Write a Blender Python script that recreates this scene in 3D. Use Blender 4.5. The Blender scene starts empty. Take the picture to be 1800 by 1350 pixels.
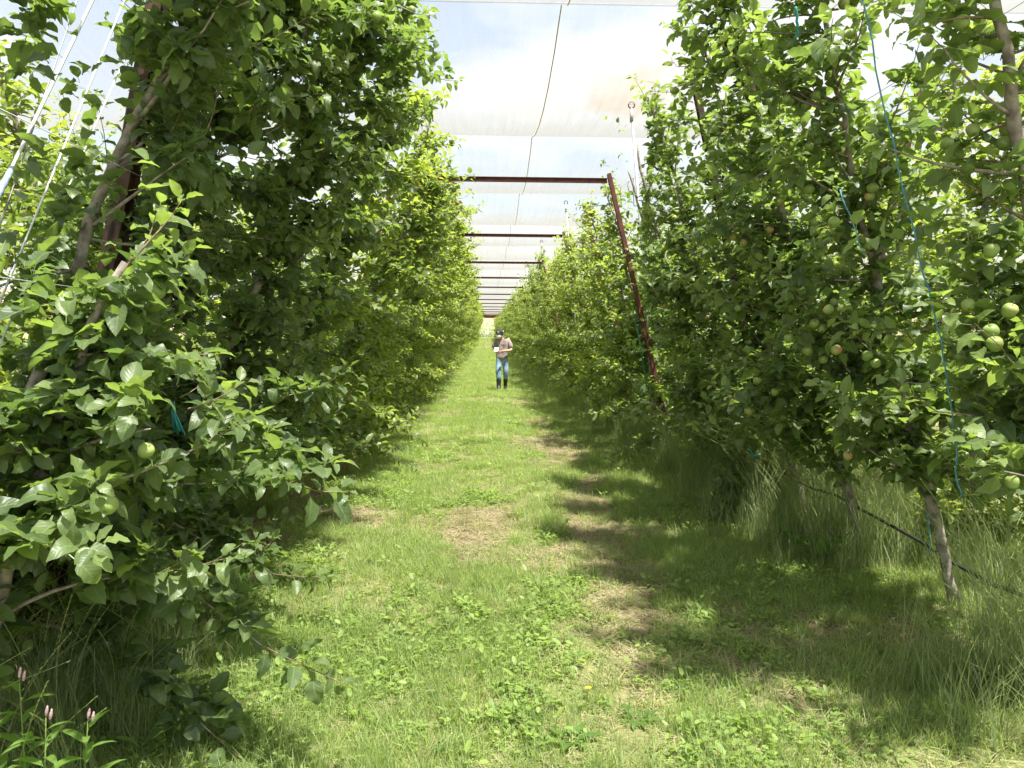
import bpy, math, random
import numpy as np
from mathutils import Vector, Matrix, Quaternion

# ------------------------------------------------------------------ camera, sky, sun, exposure
S = bpy.context.scene
C = S.collection
rad = math.radians
CAM_H = 1.6
F = 1352.0                      # focal length in photograph pixels (1800 wide)
VX, VY = 853.0, 588.0           # where the lane's direction meets the picture

cam_d = bpy.data.cameras.new('camera')
cam = bpy.data.objects.new('camera', cam_d)
C.objects.link(cam)
cam_d.sensor_width = 36.0
cam_d.lens = F / 1800 * 36.0
cam_d.clip_start, cam_d.clip_end = 0.05, 4000
cam.location = (0, 0, CAM_H)
yaw, pitch, roll = math.atan((900 - VX) / F), math.atan((675 - VY) / F), rad(-0.35)
cam.rotation_euler = (Matrix.Rotation(-yaw, 4, 'Z') @ Matrix.Rotation(rad(90) - pitch, 4, 'X') @ Matrix.Rotation(-roll, 4, 'Z')).to_euler()
S.camera = cam

SUN_DIR = Vector((0.20, -0.22, 0.95)).normalized()
W = bpy.data.worlds.new('World')
S.world = W
W.use_nodes = True
wn, wl = W.node_tree.nodes, W.node_tree.links
wn.clear()
w_out = wn.new('ShaderNodeOutputWorld')
sky = wn.new('ShaderNodeTexSky')
sky.sky_type = 'NISHITA'
sky.sun_disc = False
sky.sun_elevation = math.asin(SUN_DIR.z)
sky.sun_rotation = math.atan2(SUN_DIR.x, SUN_DIR.y)
sky.air_density, sky.dust_density = 1.0, 1.2
bg_sky = wn.new('ShaderNodeBackground'); bg_sky.inputs['Strength'].default_value = 0.05
bg_cloud = wn.new('ShaderNodeBackground'); bg_cloud.inputs['Strength'].default_value = 0.295
wl.new(sky.outputs[0], bg_sky.inputs[0])
tc = wn.new('ShaderNodeTexCoord')
sep = wn.new('ShaderNodeSeparateXYZ'); wl.new(tc.outputs['Generated'], sep.inputs[0])
zz = wn.new('ShaderNodeMath'); zz.operation = 'MAXIMUM'; zz.inputs[1].default_value = 0.0
wl.new(sep.outputs[2], zz.inputs[0])
za = wn.new('ShaderNodeMath'); za.operation = 'ADD'; za.inputs[1].default_value = 0.16
wl.new(zz.outputs[0], za.inputs[0])
dv = wn.new('ShaderNodeVectorMath'); dv.operation = 'DIVIDE'
cz = wn.new('ShaderNodeCombineXYZ')
for i in range(3): wl.new(za.outputs[0], cz.inputs[i])
wl.new(tc.outputs['Generated'], dv.inputs[0]); wl.new(cz.outputs[0], dv.inputs[1])
cn = wn.new('ShaderNodeTexNoise'); cn.inputs['Scale'].default_value = 1.15; cn.inputs['Detail'].default_value = 9.0
cn.inputs['Roughness'].default_value = 0.52
mp = wn.new('ShaderNodeMapping'); mp.inputs['Location'].default_value = (3.1, 7.45, 0)
wl.new(dv.outputs[0], mp.inputs[0]); wl.new(mp.outputs[0], cn.inputs['Vector'])
cr = wn.new('ShaderNodeValToRGB'); cr.color_ramp.elements[0].position = 0.42; cr.color_ramp.elements[1].position = 0.60
cr.color_ramp.elements[0].color = (0.14, 0.14, 0.14, 1)
wl.new(cn.outputs[0], cr.inputs[0])
cc = wn.new('ShaderNodeValToRGB')
cc.color_ramp.elements[0].position, cc.color_ramp.elements[0].color = 0.45, (1.0, 0.99, 0.97, 1)
cc.color_ramp.elements[1].position, cc.color_ramp.elements[1].color = 0.80, (0.72, 0.73, 0.74, 1)
wl.new(cn.outputs[0], cc.inputs[0]); wl.new(cc.outputs[0], bg_cloud.inputs[0])
wmix = wn.new('ShaderNodeMixShader')
wl.new(cr.outputs[0], wmix.inputs[0]); wl.new(bg_sky.outputs[0], wmix.inputs[1]); wl.new(bg_cloud.outputs[0], wmix.inputs[2])
wl.new(wmix.outputs[0], w_out.inputs[0])

sun_d = bpy.data.lights.new('sun', 'SUN')
sun_d.energy = 2.9
sun_d.angle = rad(1.4)
sun_d.color = (1.0, 0.965, 0.91)
sun = bpy.data.objects.new('sun', sun_d)
C.objects.link(sun)
sun.rotation_euler = SUN_DIR.to_track_quat('Z', 'Y').to_euler()

S.view_settings.view_transform = 'Standard'
S.view_settings.look = 'None'
S.view_settings.gamma = 1.0
S.view_settings.use_curve_mapping = False
S.view_settings.exposure = 2.68
S.render.engine = 'CYCLES'
S.cycles.use_denoising = True
S.cycles.max_bounces = 8
S.cycles.diffuse_bounces = 4
S.cycles.glossy_bounces = 2
S.cycles.transmission_bounces = 4
S.cycles.transparent_max_bounces = 8
S.cycles.caustics_reflective = False
S.cycles.caustics_refractive = False
S.cycles.sample_clamp_indirect = 4.0

R = np.random.default_rng(7)
random.seed(7)

# ------------------------------------------------------------------ helpers
def tag(o, label=None, cat=None, group=None, kind=None):
    if label: o['label'] = label
    if cat: o['category'] = cat
    if group: o['group'] = group
    if kind: o['kind'] = kind
    return o

def empty(name, loc=(0, 0, 0), parent=None):
    o = bpy.data.objects.new(name, None)
    o.empty_display_size = 0.1
    C.objects.link(o); o.location = loc
    if parent: o.parent = parent
    return o

def link(name, me, parent=None, loc=None):
    o = bpy.data.objects.new(name, me)
    C.objects.link(o)
    if parent: o.parent = parent
    if loc is not None: o.location = loc
    return o

class Buf:
    """collects vertices and triangles / quads, then makes one mesh"""
    def __init__(s): s.v, s.t, s.q, s.a, s.n, s.tm, s.qm = [], [], [], [], 0, [], []
    def add(s, v, tris=None, quads=None, attr=None, m=0):
        v = np.asarray(v, float).reshape(-1, 3)
        if tris is not None and len(tris):
            t = np.asarray(tris, int).reshape(-1, 3) + s.n; s.t.append(t); s.tm.append(np.full(len(t), m))
        if quads is not None and len(quads):
            q = np.asarray(quads, int).reshape(-1, 4) + s.n; s.q.append(q); s.qm.append(np.full(len(q), m))
        s.v.append(v); s.n += len(v)
        s.a.append(np.zeros((len(v), 3)) if attr is None else np.asarray(attr, float).reshape(-1, 3))
    def mesh(s, name, mats, smooth=True, attr=None):
        me = bpy.data.meshes.new(name)
        v = np.concatenate(s.v)
        t = np.concatenate(s.t) if s.t else np.zeros((0, 3), int)
        q = np.concatenate(s.q) if s.q else np.zeros((0, 4), int)
        li = np.concatenate([t.ravel(), q.ravel()])
        ls = np.concatenate([np.arange(len(t)) * 3, len(t) * 3 + np.arange(len(q)) * 4])
        me.vertices.add(len(v)); me.vertices.foreach_set('co', v.astype(np.float32).ravel())
        me.loops.add(len(li)); me.loops.foreach_set('vertex_index', li.astype(np.int32))
        me.polygons.add(len(ls)); me.polygons.foreach_set('loop_start', ls.astype(np.int32))
        for m in (mats if isinstance(mats, (list, tuple)) else [mats]): me.materials.append(m)
        mi = np.concatenate(s.tm + s.qm).astype(np.int32) if (s.tm or s.qm) else np.zeros(0, np.int32)
        if mi.any(): me.polygons.foreach_set('material_index', mi)
        me.polygons.foreach_set('use_smooth', np.full(len(ls), smooth))
        me.update(calc_edges=True)
        if attr:
            a = np.concatenate(s.a)
            la = me.attributes.new(attr, 'FLOAT_VECTOR', 'POINT')
            la.data.foreach_set('vector', a.astype(np.float32).ravel())
        return me
    def box(s, lo, hi, m=0, M=None):
        x0, y0, z0 = lo; x1, y1, z1 = hi
        v = np.array([(x0,y0,z0),(x1,y0,z0),(x1,y1,z0),(x0,y1,z0),(x0,y0,z1),(x1,y0,z1),(x1,y1,z1),(x0,y1,z1)], float)
        if M is not None: v = v @ np.array(M.to_3x3()).T + np.array(M.translation)
        s.add(v, quads=[(0,3,2,1),(4,5,6,7),(0,1,5,4),(1,2,6,5),(2,3,7,6),(3,0,4,7)], m=m)
    def tube(s, pts, r, n=6, m=0, attr=None, cap=True):
        pts = np.asarray(pts, float); k = len(pts)
        r = np.broadcast_to(np.asarray(r, float), (k,))
        tg = np.gradient(pts, axis=0); tg /= np.linalg.norm(tg, axis=1)[:, None] + 1e-9
        up = np.array((0.31, 0.17, 0.9)) if abs(tg[0, 2]) < 0.8 else np.array((1.0, 0.2, 0.1))
        u = np.cross(tg, up); u /= np.linalg.norm(u, axis=1)[:, None] + 1e-9
        w = np.cross(tg, u)
        a = np.arange(n) / n * 2 * math.pi
        v = pts[:, None] + r[:, None, None] * (np.cos(a)[None, :, None] * u[:, None] + np.sin(a)[None, :, None] * w[:, None])
        i, j = np.meshgrid(np.arange(k - 1), np.arange(n), indexing='ij')
        q = np.stack([i * n + j, i * n + (j + 1) % n, (i + 1) * n + (j + 1) % n, (i + 1) * n + j], -1).reshape(-1, 4)
        base = s.n
        s.add(v.reshape(-1, 3), quads=q, m=m, attr=attr)
        if cap:
            tri = [(0, j + 1, j) for j in range(1, n - 1)] + [((k - 1) * n, (k - 1) * n + j, (k - 1) * n + j + 1) for j in range(1, n - 1)]
            t = np.array(tri, int) + base; s.t.append(t); s.tm.append(np.full(len(t), m))

def norm(a): return a / (np.linalg.norm(a, axis=-1, keepdims=True) + 1e-9)

def vnoise(x, y, seed=0):
    xi, yi = np.floor(x).astype(np.int64), np.floor(y).astype(np.int64)
    fx, fy = x - xi, y - yi
    fx, fy = fx * fx * (3 - 2 * fx), fy * fy * (3 - 2 * fy)
    def h(a, b):
        n = (a * 374761393 + b * 668265263 + seed * 974634533) & 0x7fffffff
        n = ((n ^ (n >> 13)) * 1274126177) & 0x7fffffff
        return ((n ^ (n >> 16)) & 0xffff) / 65535.0
    return (h(xi, yi) * (1 - fx) + h(xi + 1, yi) * fx) * (1 - fy) + (h(xi, yi + 1) * (1 - fx) + h(xi + 1, yi + 1) * fx) * fy

def fbm(x, y, seed=0, octs=4):
    s, a, t = 0, 1.0, 0
    for o in range(octs):
        s = s + a * vnoise(x * 2 ** o + 17.3 * o, y * 2 ** o - 9.1 * o, seed + o); t += a; a *= 0.5
    return s / t

def ss(a, b, x):
    t = np.clip((x - a) / (b - a), 0, 1); return t * t * (3 - 2 * t)

def gz(x, y):
    """height of the ground"""
    x, y = np.asarray(x, float), np.asarray(y, float)
    near = 0.07 * (fbm(x * 0.5, y * 0.5, 3) - 0.5) + 0.05 * (fbm(x * 2.2, y * 2.2, 5, 3) - 0.5)
    near = near - 0.035 * np.exp(-((x + 0.75) / 0.35) ** 2) - 0.035 * np.exp(-((x - 1.05) / 0.35) ** 2)
    near = near + 0.10 * np.exp(-((x - 2.75) / 0.55) ** 2) + 0.06 * np.exp(-((x + 2.6) / 0.6) ** 2)
    rise = 0.9 * ss(70, 150, y)
    hill = 30 * ss(165, 620, y + 40 * (fbm(x * 0.01, y * 0.01, 9) - 0.5)) + 18 * (fbm(x * 0.006, y * 0.006, 11) - 0.4) * ss(190, 500, y)
    return near * (1 - ss(60, 150, y)) + rise + hill

def cover(x, y):
    """0 bare, 1 fully grown over"""
    c = fbm(x * 1.1, y * 0.9, 21, 4)
    c = ss(0.24, 0.47, c)
    track = 0.85 * np.exp(-((x - 0.95 - 0.08 * np.sin(y * .9)) / 0.30) ** 2) + 0.14 * np.exp(-((x + 0.45) / 0.5) ** 2)
    track = track * ss(0.36, 0.56, fbm(x * 2.1, y * 1.5, 33, 4)) * 1.5
    strip = 0.6 * np.exp(-((x + 1.95) / 0.42) ** 2) * ss(0.30, 0.6, fbm(x, y * 0.8, 41, 3)) * 1.3
    return np.clip(c - track * (1 - ss(11, 20, y) * 0.7) - strip, 0, 1)

def at_ground(px, py):
    d = F * CAM_H / (py - VY)
    return (px - VX) / F * d, d
def at_depth(px, py, d):
    return np.array(((px - VX) / F * d, d, CAM_H + (VY - py) / F * d))

# ------------------------------------------------------------------ materials
def mat(name):
    m = bpy.data.materials.new(name); m.use_nodes = True
    nt = m.node_tree; nt.nodes.clear()
    out = nt.nodes.new('ShaderNodeOutputMaterial')
    return m, nt.nodes, nt.links, out

def simple(name, col, rough=0.7, metal=0.0, noise=None, spec=0.4, col2=None, bump=0.0):
    m, n, l, out = mat(name)
    p = n.new('ShaderNodeBsdfPrincipled')
    p.inputs['Roughness'].default_value = rough; p.inputs['Metallic'].default_value = metal
    p.inputs['Specular IOR Level'].default_value = spec
    p.inputs['Base Color'].default_value = (*col, 1)
    if noise:
        t = n.new('ShaderNodeTexCoord'); x = n.new('ShaderNodeTexNoise')
        x.inputs['Scale'].default_value = noise; x.inputs['Detail'].default_value = 5
        l.new(t.outputs['Object'], x.inputs['Vector'])
        r = n.new('ShaderNodeValToRGB')
        r.color_ramp.elements[0].position, r.color_ramp.elements[1].position = 0.35, 0.68
        r.color_ramp.elements[0].color = (*col, 1); r.color_ramp.elements[1].color = (*(col2 or [c * 1.6 for c in col]), 1)
        l.new(x.outputs[0], r.inputs[0]); l.new(r.outputs[0], p.inputs['Base Color'])
        if bump:
            b = n.new('ShaderNodeBump'); b.inputs['Strength'].default_value = bump; b.inputs['Distance'].default_value = 0.01
            l.new(x.outputs[0], b.inputs['Height']); l.new(b.outputs[0], p.inputs['Normal'])
    l.new(p.outputs[0], out.inputs[0])
    return m

def leaf_mat(name, dark, light, trans, rough=0.42, tfac=0.36, objrand=False, spec=0.45, veins=True, attr_type='GEOMETRY'):
    """leaf attribute: x = tint 0..1, y = distance from the midrib 0..1, z = along the leaf 0..1"""
    m, n, l, out = mat(name)
    at = n.new('ShaderNodeAttribute'); at.attribute_name = 'leaf'; at.attribute_type = attr_type
    sp = n.new('ShaderNodeSeparateXYZ'); l.new(at.outputs['Vector'], sp.inputs[0])
    tint = sp.outputs[0]
    oi = n.new('ShaderNodeObjectInfo')
    ma = n.new('ShaderNodeMath'); ma.operation = 'MULTIPLY_ADD'; ma.inputs[1].default_value = 0.85 if not objrand else 0.6
    l.new(tint, ma.inputs[0])
    mb = n.new('ShaderNodeMath'); mb.operation = 'MULTIPLY'; mb.inputs[1].default_value = 0.4 if objrand else 0.15
    l.new(oi.outputs['Random'], mb.inputs[0]); l.new(mb.outputs[0], ma.inputs[2])
    r = n.new('ShaderNodeValToRGB')
    r.color_ramp.elements[0].color = (*dark, 1); r.color_ramp.elements[1].color = (*light, 1)
    l.new(ma.outputs[0], r.inputs[0])
    col = r.outputs[0]
    p = n.new('ShaderNodeBsdfPrincipled')
    if veins:
        # pale midrib and side veins
        v1 = n.new('ShaderNodeMath'); v1.operation = 'LESS_THAN'; v1.inputs[1].default_value = 0.07
        l.new(sp.outputs[1], v1.inputs[0])
        v2 = n.new('ShaderNodeMath'); v2.operation = 'MULTIPLY_ADD'; v2.inputs[1].default_value = -0.28
        l.new(sp.outputs[1], v2.inputs[0]); l.new(sp.outputs[2], v2.inputs[2])
        v3 = n.new('ShaderNodeMath'); v3.operation = 'MULTIPLY'; v3.inputs[1].default_value = 6.2832 * 7
        l.new(v2.outputs[0], v3.inputs[0])
        v4 = n.new('ShaderNodeMath'); v4.operation = 'SINE'; l.new(v3.outputs[0], v4.inputs[0])
        v5 = n.new('ShaderNodeMath'); v5.operation = 'GREATER_THAN'; v5.inputs[1].default_value = 0.90; l.new(v4.outputs[0], v5.inputs[0])
        v6 = n.new('ShaderNodeMath'); v6.operation = 'MULTIPLY'; v6.inputs[1].default_value = 0.16; l.new(v5.outputs[0], v6.inputs[0])
        v7 = n.new('ShaderNodeMath'); v7.operation = 'MAXIMUM'; l.new(v1.outputs[0], v7.inputs[0]); l.new(v6.outputs[0], v7.inputs[1])
        v8 = n.new('ShaderNodeMath'); v8.operation = 'MULTIPLY'; v8.inputs[1].default_value = 0.45; l.new(v7.outputs[0], v8.inputs[0])
        mx = n.new('ShaderNodeMix'); mx.data_type = 'RGBA'
        l.new(v8.outputs[0], mx.inputs['Factor']); l.new(col, mx.inputs['A'])
        mx.inputs['B'].default_value = (0.22, 0.30, 0.10, 1)
        col = mx.outputs['Result']
        bp = n.new('ShaderNodeBump'); bp.inputs['Strength'].default_value = 0.12; bp.inputs['Distance'].default_value = 0.002
        l.new(v4.outputs[0], bp.inputs['Height']); l.new(bp.outputs[0], p.inputs['Normal'])
    # paler underside
    ge = n.new('ShaderNodeNewGeometry')
    m2 = n.new('ShaderNodeMix'); m2.data_type = 'RGBA'
    l.new(ge.outputs['Backfacing'], m2.inputs['Factor']); l.new(col, m2.inputs['A'])
    hs = n.new('ShaderNodeMix'); hs.data_type = 'RGBA'; hs.inputs['Factor'].default_value = 0.45
    l.new(col, hs.inputs['A']); hs.inputs['B'].default_value = (0.15, 0.20, 0.09, 1)
    l.new(hs.outputs['Result'], m2.inputs['B'])
    l.new(m2.outputs['Result'], p.inputs['Base Color'])
    p.inputs['Roughness'].default_value = rough; p.inputs['Specular IOR Level'].default_value = spec
    tr = n.new('ShaderNodeBsdfTranslucent')
    tm = n.new('ShaderNodeMix'); tm.data_type = 'RGBA'; tm.blend_type = 'MULTIPLY'; tm.inputs['Factor'].default_value = 1.0
    k = n.new('ShaderNodeVectorMath'); k.operation = 'SCALE'; k.inputs['Scale'].default_value = 3.2
    l.new(r.outputs[0], k.inputs[0]); l.new(k.outputs[0], tm.inputs['A']); tm.inputs['B'].default_value = (*trans, 1)
    l.new(tm.outputs['Result'], tr.inputs[0])
    ms = n.new('ShaderNodeMixShader'); ms.inputs[0].default_value = tfac
    l.new(p.outputs[0], ms.inputs[1]); l.new(tr.outputs[0], ms.inputs[2]); l.new(ms.outputs[0], out.inputs[0])
    return m

M = {}
M['leaf'] = leaf_mat('apple leaf', (0.044, 0.076, 0.031), (0.150, 0.202, 0.062), (1.03, 1.05, 0.48), rough=.42, spec=.42, tfac=.38)
M['leaf_far'] = leaf_mat('yellow green apple leaf', (0.060, 0.098, 0.030), (0.215, 0.258, 0.064), (1.03, 1.03, 0.45), rough=.4, spec=.45, tfac=.42, objrand=True, veins=False)
M['leaf_solo'] = leaf_mat('apple leaf single', (0.044, 0.076, 0.033), (0.150, 0.202, 0.064), (1.03, 1.05, 0.48), rough=.42, spec=.42, tfac=.38, objrand=True)
M['grass'] = leaf_mat('grass blade', (0.080, 0.130, 0.036), (0.272, 0.335, 0.112), (.98, 1.0, 0.55), rough=0.5, tfac=0.35, veins=False, spec=0.3)
M['tall'] = leaf_mat('tall grass blade', (0.080, 0.130, 0.045), (0.29, 0.325, 0.15), (1.0, 1.0, 0.65), rough=0.5, tfac=0.3, veins=False, spec=0.3)
M['weed'] = leaf_mat('weed leaf', (0.090, 0.155, 0.036), (0.225, 0.30, 0.075), (1.0, 1.0, 0.5), rough=0.5, tfac=0.35, veins=False, spec=0.35)
M['dock'] = leaf_mat('dock leaf', (0.05, 0.11, 0.022), (0.13, 0.21, 0.045), (1.0, 1.05, 0.5), rough=0.45, tfac=0.38)
M['straw'] = leaf_mat('dry straw', (0.20, 0.15, 0.075), (0.46, 0.38, 0.22), (1.0, 1.0, 0.8), rough=0.7, tfac=0.15, veins=False, spec=0.2)
M['bark'] = simple('apple bark', (0.14, 0.115, 0.09), 0.85, noise=22, col2=(0.34, 0.30, 0.24), bump=0.6)
M['twig'] = simple('young apple wood', (0.12, 0.075, 0.045), 0.7, noise=30, col2=(0.24, 0.18, 0.10))
M['rust'] = simple('red oxide steel', (0.085, 0.024, 0.018), 0.65, noise=9, col2=(0.16, 0.05, 0.035), bump=0.2)
M['rustdark'] = simple('weathered dark steel', (0.035, 0.018, 0.013), 0.7, noise=14, col2=(0.10, 0.05, 0.032), bump=0.3)
M['steel'] = simple('galvanised steel', (0.42, 0.43, 0.44), 0.45, 0.6, noise=20, col2=(0.55, 0.56, 0.58))
M['wire'] = simple('trellis wire', (0.30, 0.30, 0.29), 0.45, 0.7)
M['rope'] = simple('white rope', (0.66, 0.66, 0.62), 0.8, noise=60, col2=(0.80, 0.80, 0.78))
M['blue'] = simple('blue twine', (0.07, 0.22, 0.32), 0.7, noise=40, col2=(0.13, 0.34, 0.46))
M['splice'] = simple('frayed pale blue rope', (0.22, 0.30, 0.40), 0.85, noise=50, col2=(0.45, 0.52, 0.60))
M['teal'] = simple('teal twine', (0.03, 0.22, 0.22), 0.7, noise=40, col2=(0.07, 0.34, 0.34))
M['lacing'] = simple('tan lacing cord', (0.60, 0.46, 0.26), 0.85, noise=30, col2=(0.75, 0.60, 0.38))
M['hose'] = simple('black drip hose', (0.02, 0.02, 0.021), 0.5)
M['white'] = simple('white plastic', (0.75, 0.75, 0.72), 0.6)
M['cream'] = simple('flower cream', (0.6, 0.5, 0.42), 0.7)
M['pink'] = simple('pink flower spike', (0.36, 0.20, 0.22), 0.8, noise=160, col2=(0.55, 0.42, 0.42))
M['yellow'] = simple('yellow petals', (0.75, 0.52, 0.02), 0.6)

def apple_mat():
    m, n, l, out = mat('apple skin')
    t = n.new('ShaderNodeTexCoord'); oi = n.new('ShaderNodeObjectInfo')
    ge = n.new('ShaderNodeNewGeometry')
    at = n.new('ShaderNodeAttribute'); at.attribute_name = 'leaf'
    sp = n.new('ShaderNodeSeparateXYZ'); l.new(at.outputs['Vector'], sp.inputs[0])
    no = n.new('ShaderNodeTexNoise'); no.inputs['Scale'].default_value = 26; no.inputs['Detail'].default_value = 4
    l.new(t.outputs['Object'], no.inputs['Vector'])
    ad = n.new('ShaderNodeMath'); ad.operation = 'MULTIPLY_ADD'; ad.inputs[1].default_value = 0.5
    l.new(no.outputs[0], ad.inputs[0]); l.new(sp.outputs[0], ad.inputs[2])
    r = n.new('ShaderNodeValToRGB'); e = r.color_ramp.elements
    e[0].position, e[0].color = 0.3, (0.19, 0.275, 0.065, 1)
    e[1].position, e[1].color = 1.15, (0.46, 0.15, 0.09, 1)
    x = e.new(0.75); x.color = (0.36, 0.35, 0.11, 1)
    l.new(ad.outputs[0], r.inputs[0])
    p = n.new('ShaderNodeBsdfPrincipled'); p.inputs['Roughness'].default_value = 0.42
    p.inputs['Specular IOR Level'].default_value = 0.4
    l.new(r.outputs[0], p.inputs['Base Color']); l.new(p.outputs[0], out.inputs[0])
    return m
M['apple'] = apple_mat()

def ground_mat():
    m, n, l, out = mat('orchard ground')
    at = n.new('ShaderNodeAttribute'); at.attribute_name = 'leaf'
    sp = n.new('ShaderNodeSeparateXYZ'); l.new(at.outputs['Vector'], sp.inputs[0])   # x cover, y dryness (hill), z spare
    t = n.new('ShaderNodeTexCoord')
    def noise(scale, det=6, rough=0.6):
        x = n.new('ShaderNodeTexNoise'); x.inputs['Scale'].default_value = scale; x.inputs['Detail'].default_value = det
        x.inputs['Roughness'].default_value = rough
        l.new(t.outputs['Object'], x.inputs['Vector']); return x.outputs[0]
    def ramp(src, a, b, ca, cb):
        r = n.new('ShaderNodeValToRGB'); r.color_ramp.elements[0].position = a; r.color_ramp.elements[1].position = b
        r.color_ramp.elements[0].color = (*ca, 1); r.color_ramp.elements[1].color = (*cb, 1)
        l.new(src, r.inputs[0]); return r.outputs[0]
    def mix(f, a, b):
        x = n.new('ShaderNodeMix'); x.data_type = 'RGBA'
        l.new(f, x.inputs['Factor']); l.new(a, x.inputs['A']); l.new(b, x.inputs['B']); return x.outputs['Result']
    soil = ramp(noise(55, 8, 0.7), 0.34, 0.66, (0.10, 0.072, 0.045), (0.34, 0.27, 0.165))
    green = ramp(noise(30, 8, 0.75), 0.34, 0.66, (0.085, 0.118, 0.035), (0.27, 0.295, 0.10))
    mm = n.new('ShaderNodeMath'); mm.operation = 'MULTIPLY'; mm.inputs[1].default_value = 0.8; l.new(sp.outputs[0], mm.inputs[0])
    near = mix(mm.outputs[0], soil, green)
    dry = ramp(noise(0.6, 9, 0.7), 0.35, 0.62, (0.11, 0.105, 0.055), (0.215, 0.175, 0.12))
    col = mix(sp.outputs[1], near, dry)
    p = n.new('ShaderNodeBsdfPrincipled'); p.inputs['Roughness'].default_value = 0.95; p.inputs['Specular IOR Level'].default_value = 0.1
    b = n.new('ShaderNodeBump'); b.inputs['Strength'].default_value = 0.7; b.inputs['Distance'].default_value = 0.02
    l.new(noise(70, 6, 0.7), b.inputs['Height']); l.new(b.outputs[0], p.inputs['Normal'])
    l.new(col, p.inputs['Base Color']); l.new(p.outputs[0], out.inputs[0])
    return m
M['ground'] = ground_mat()

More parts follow.
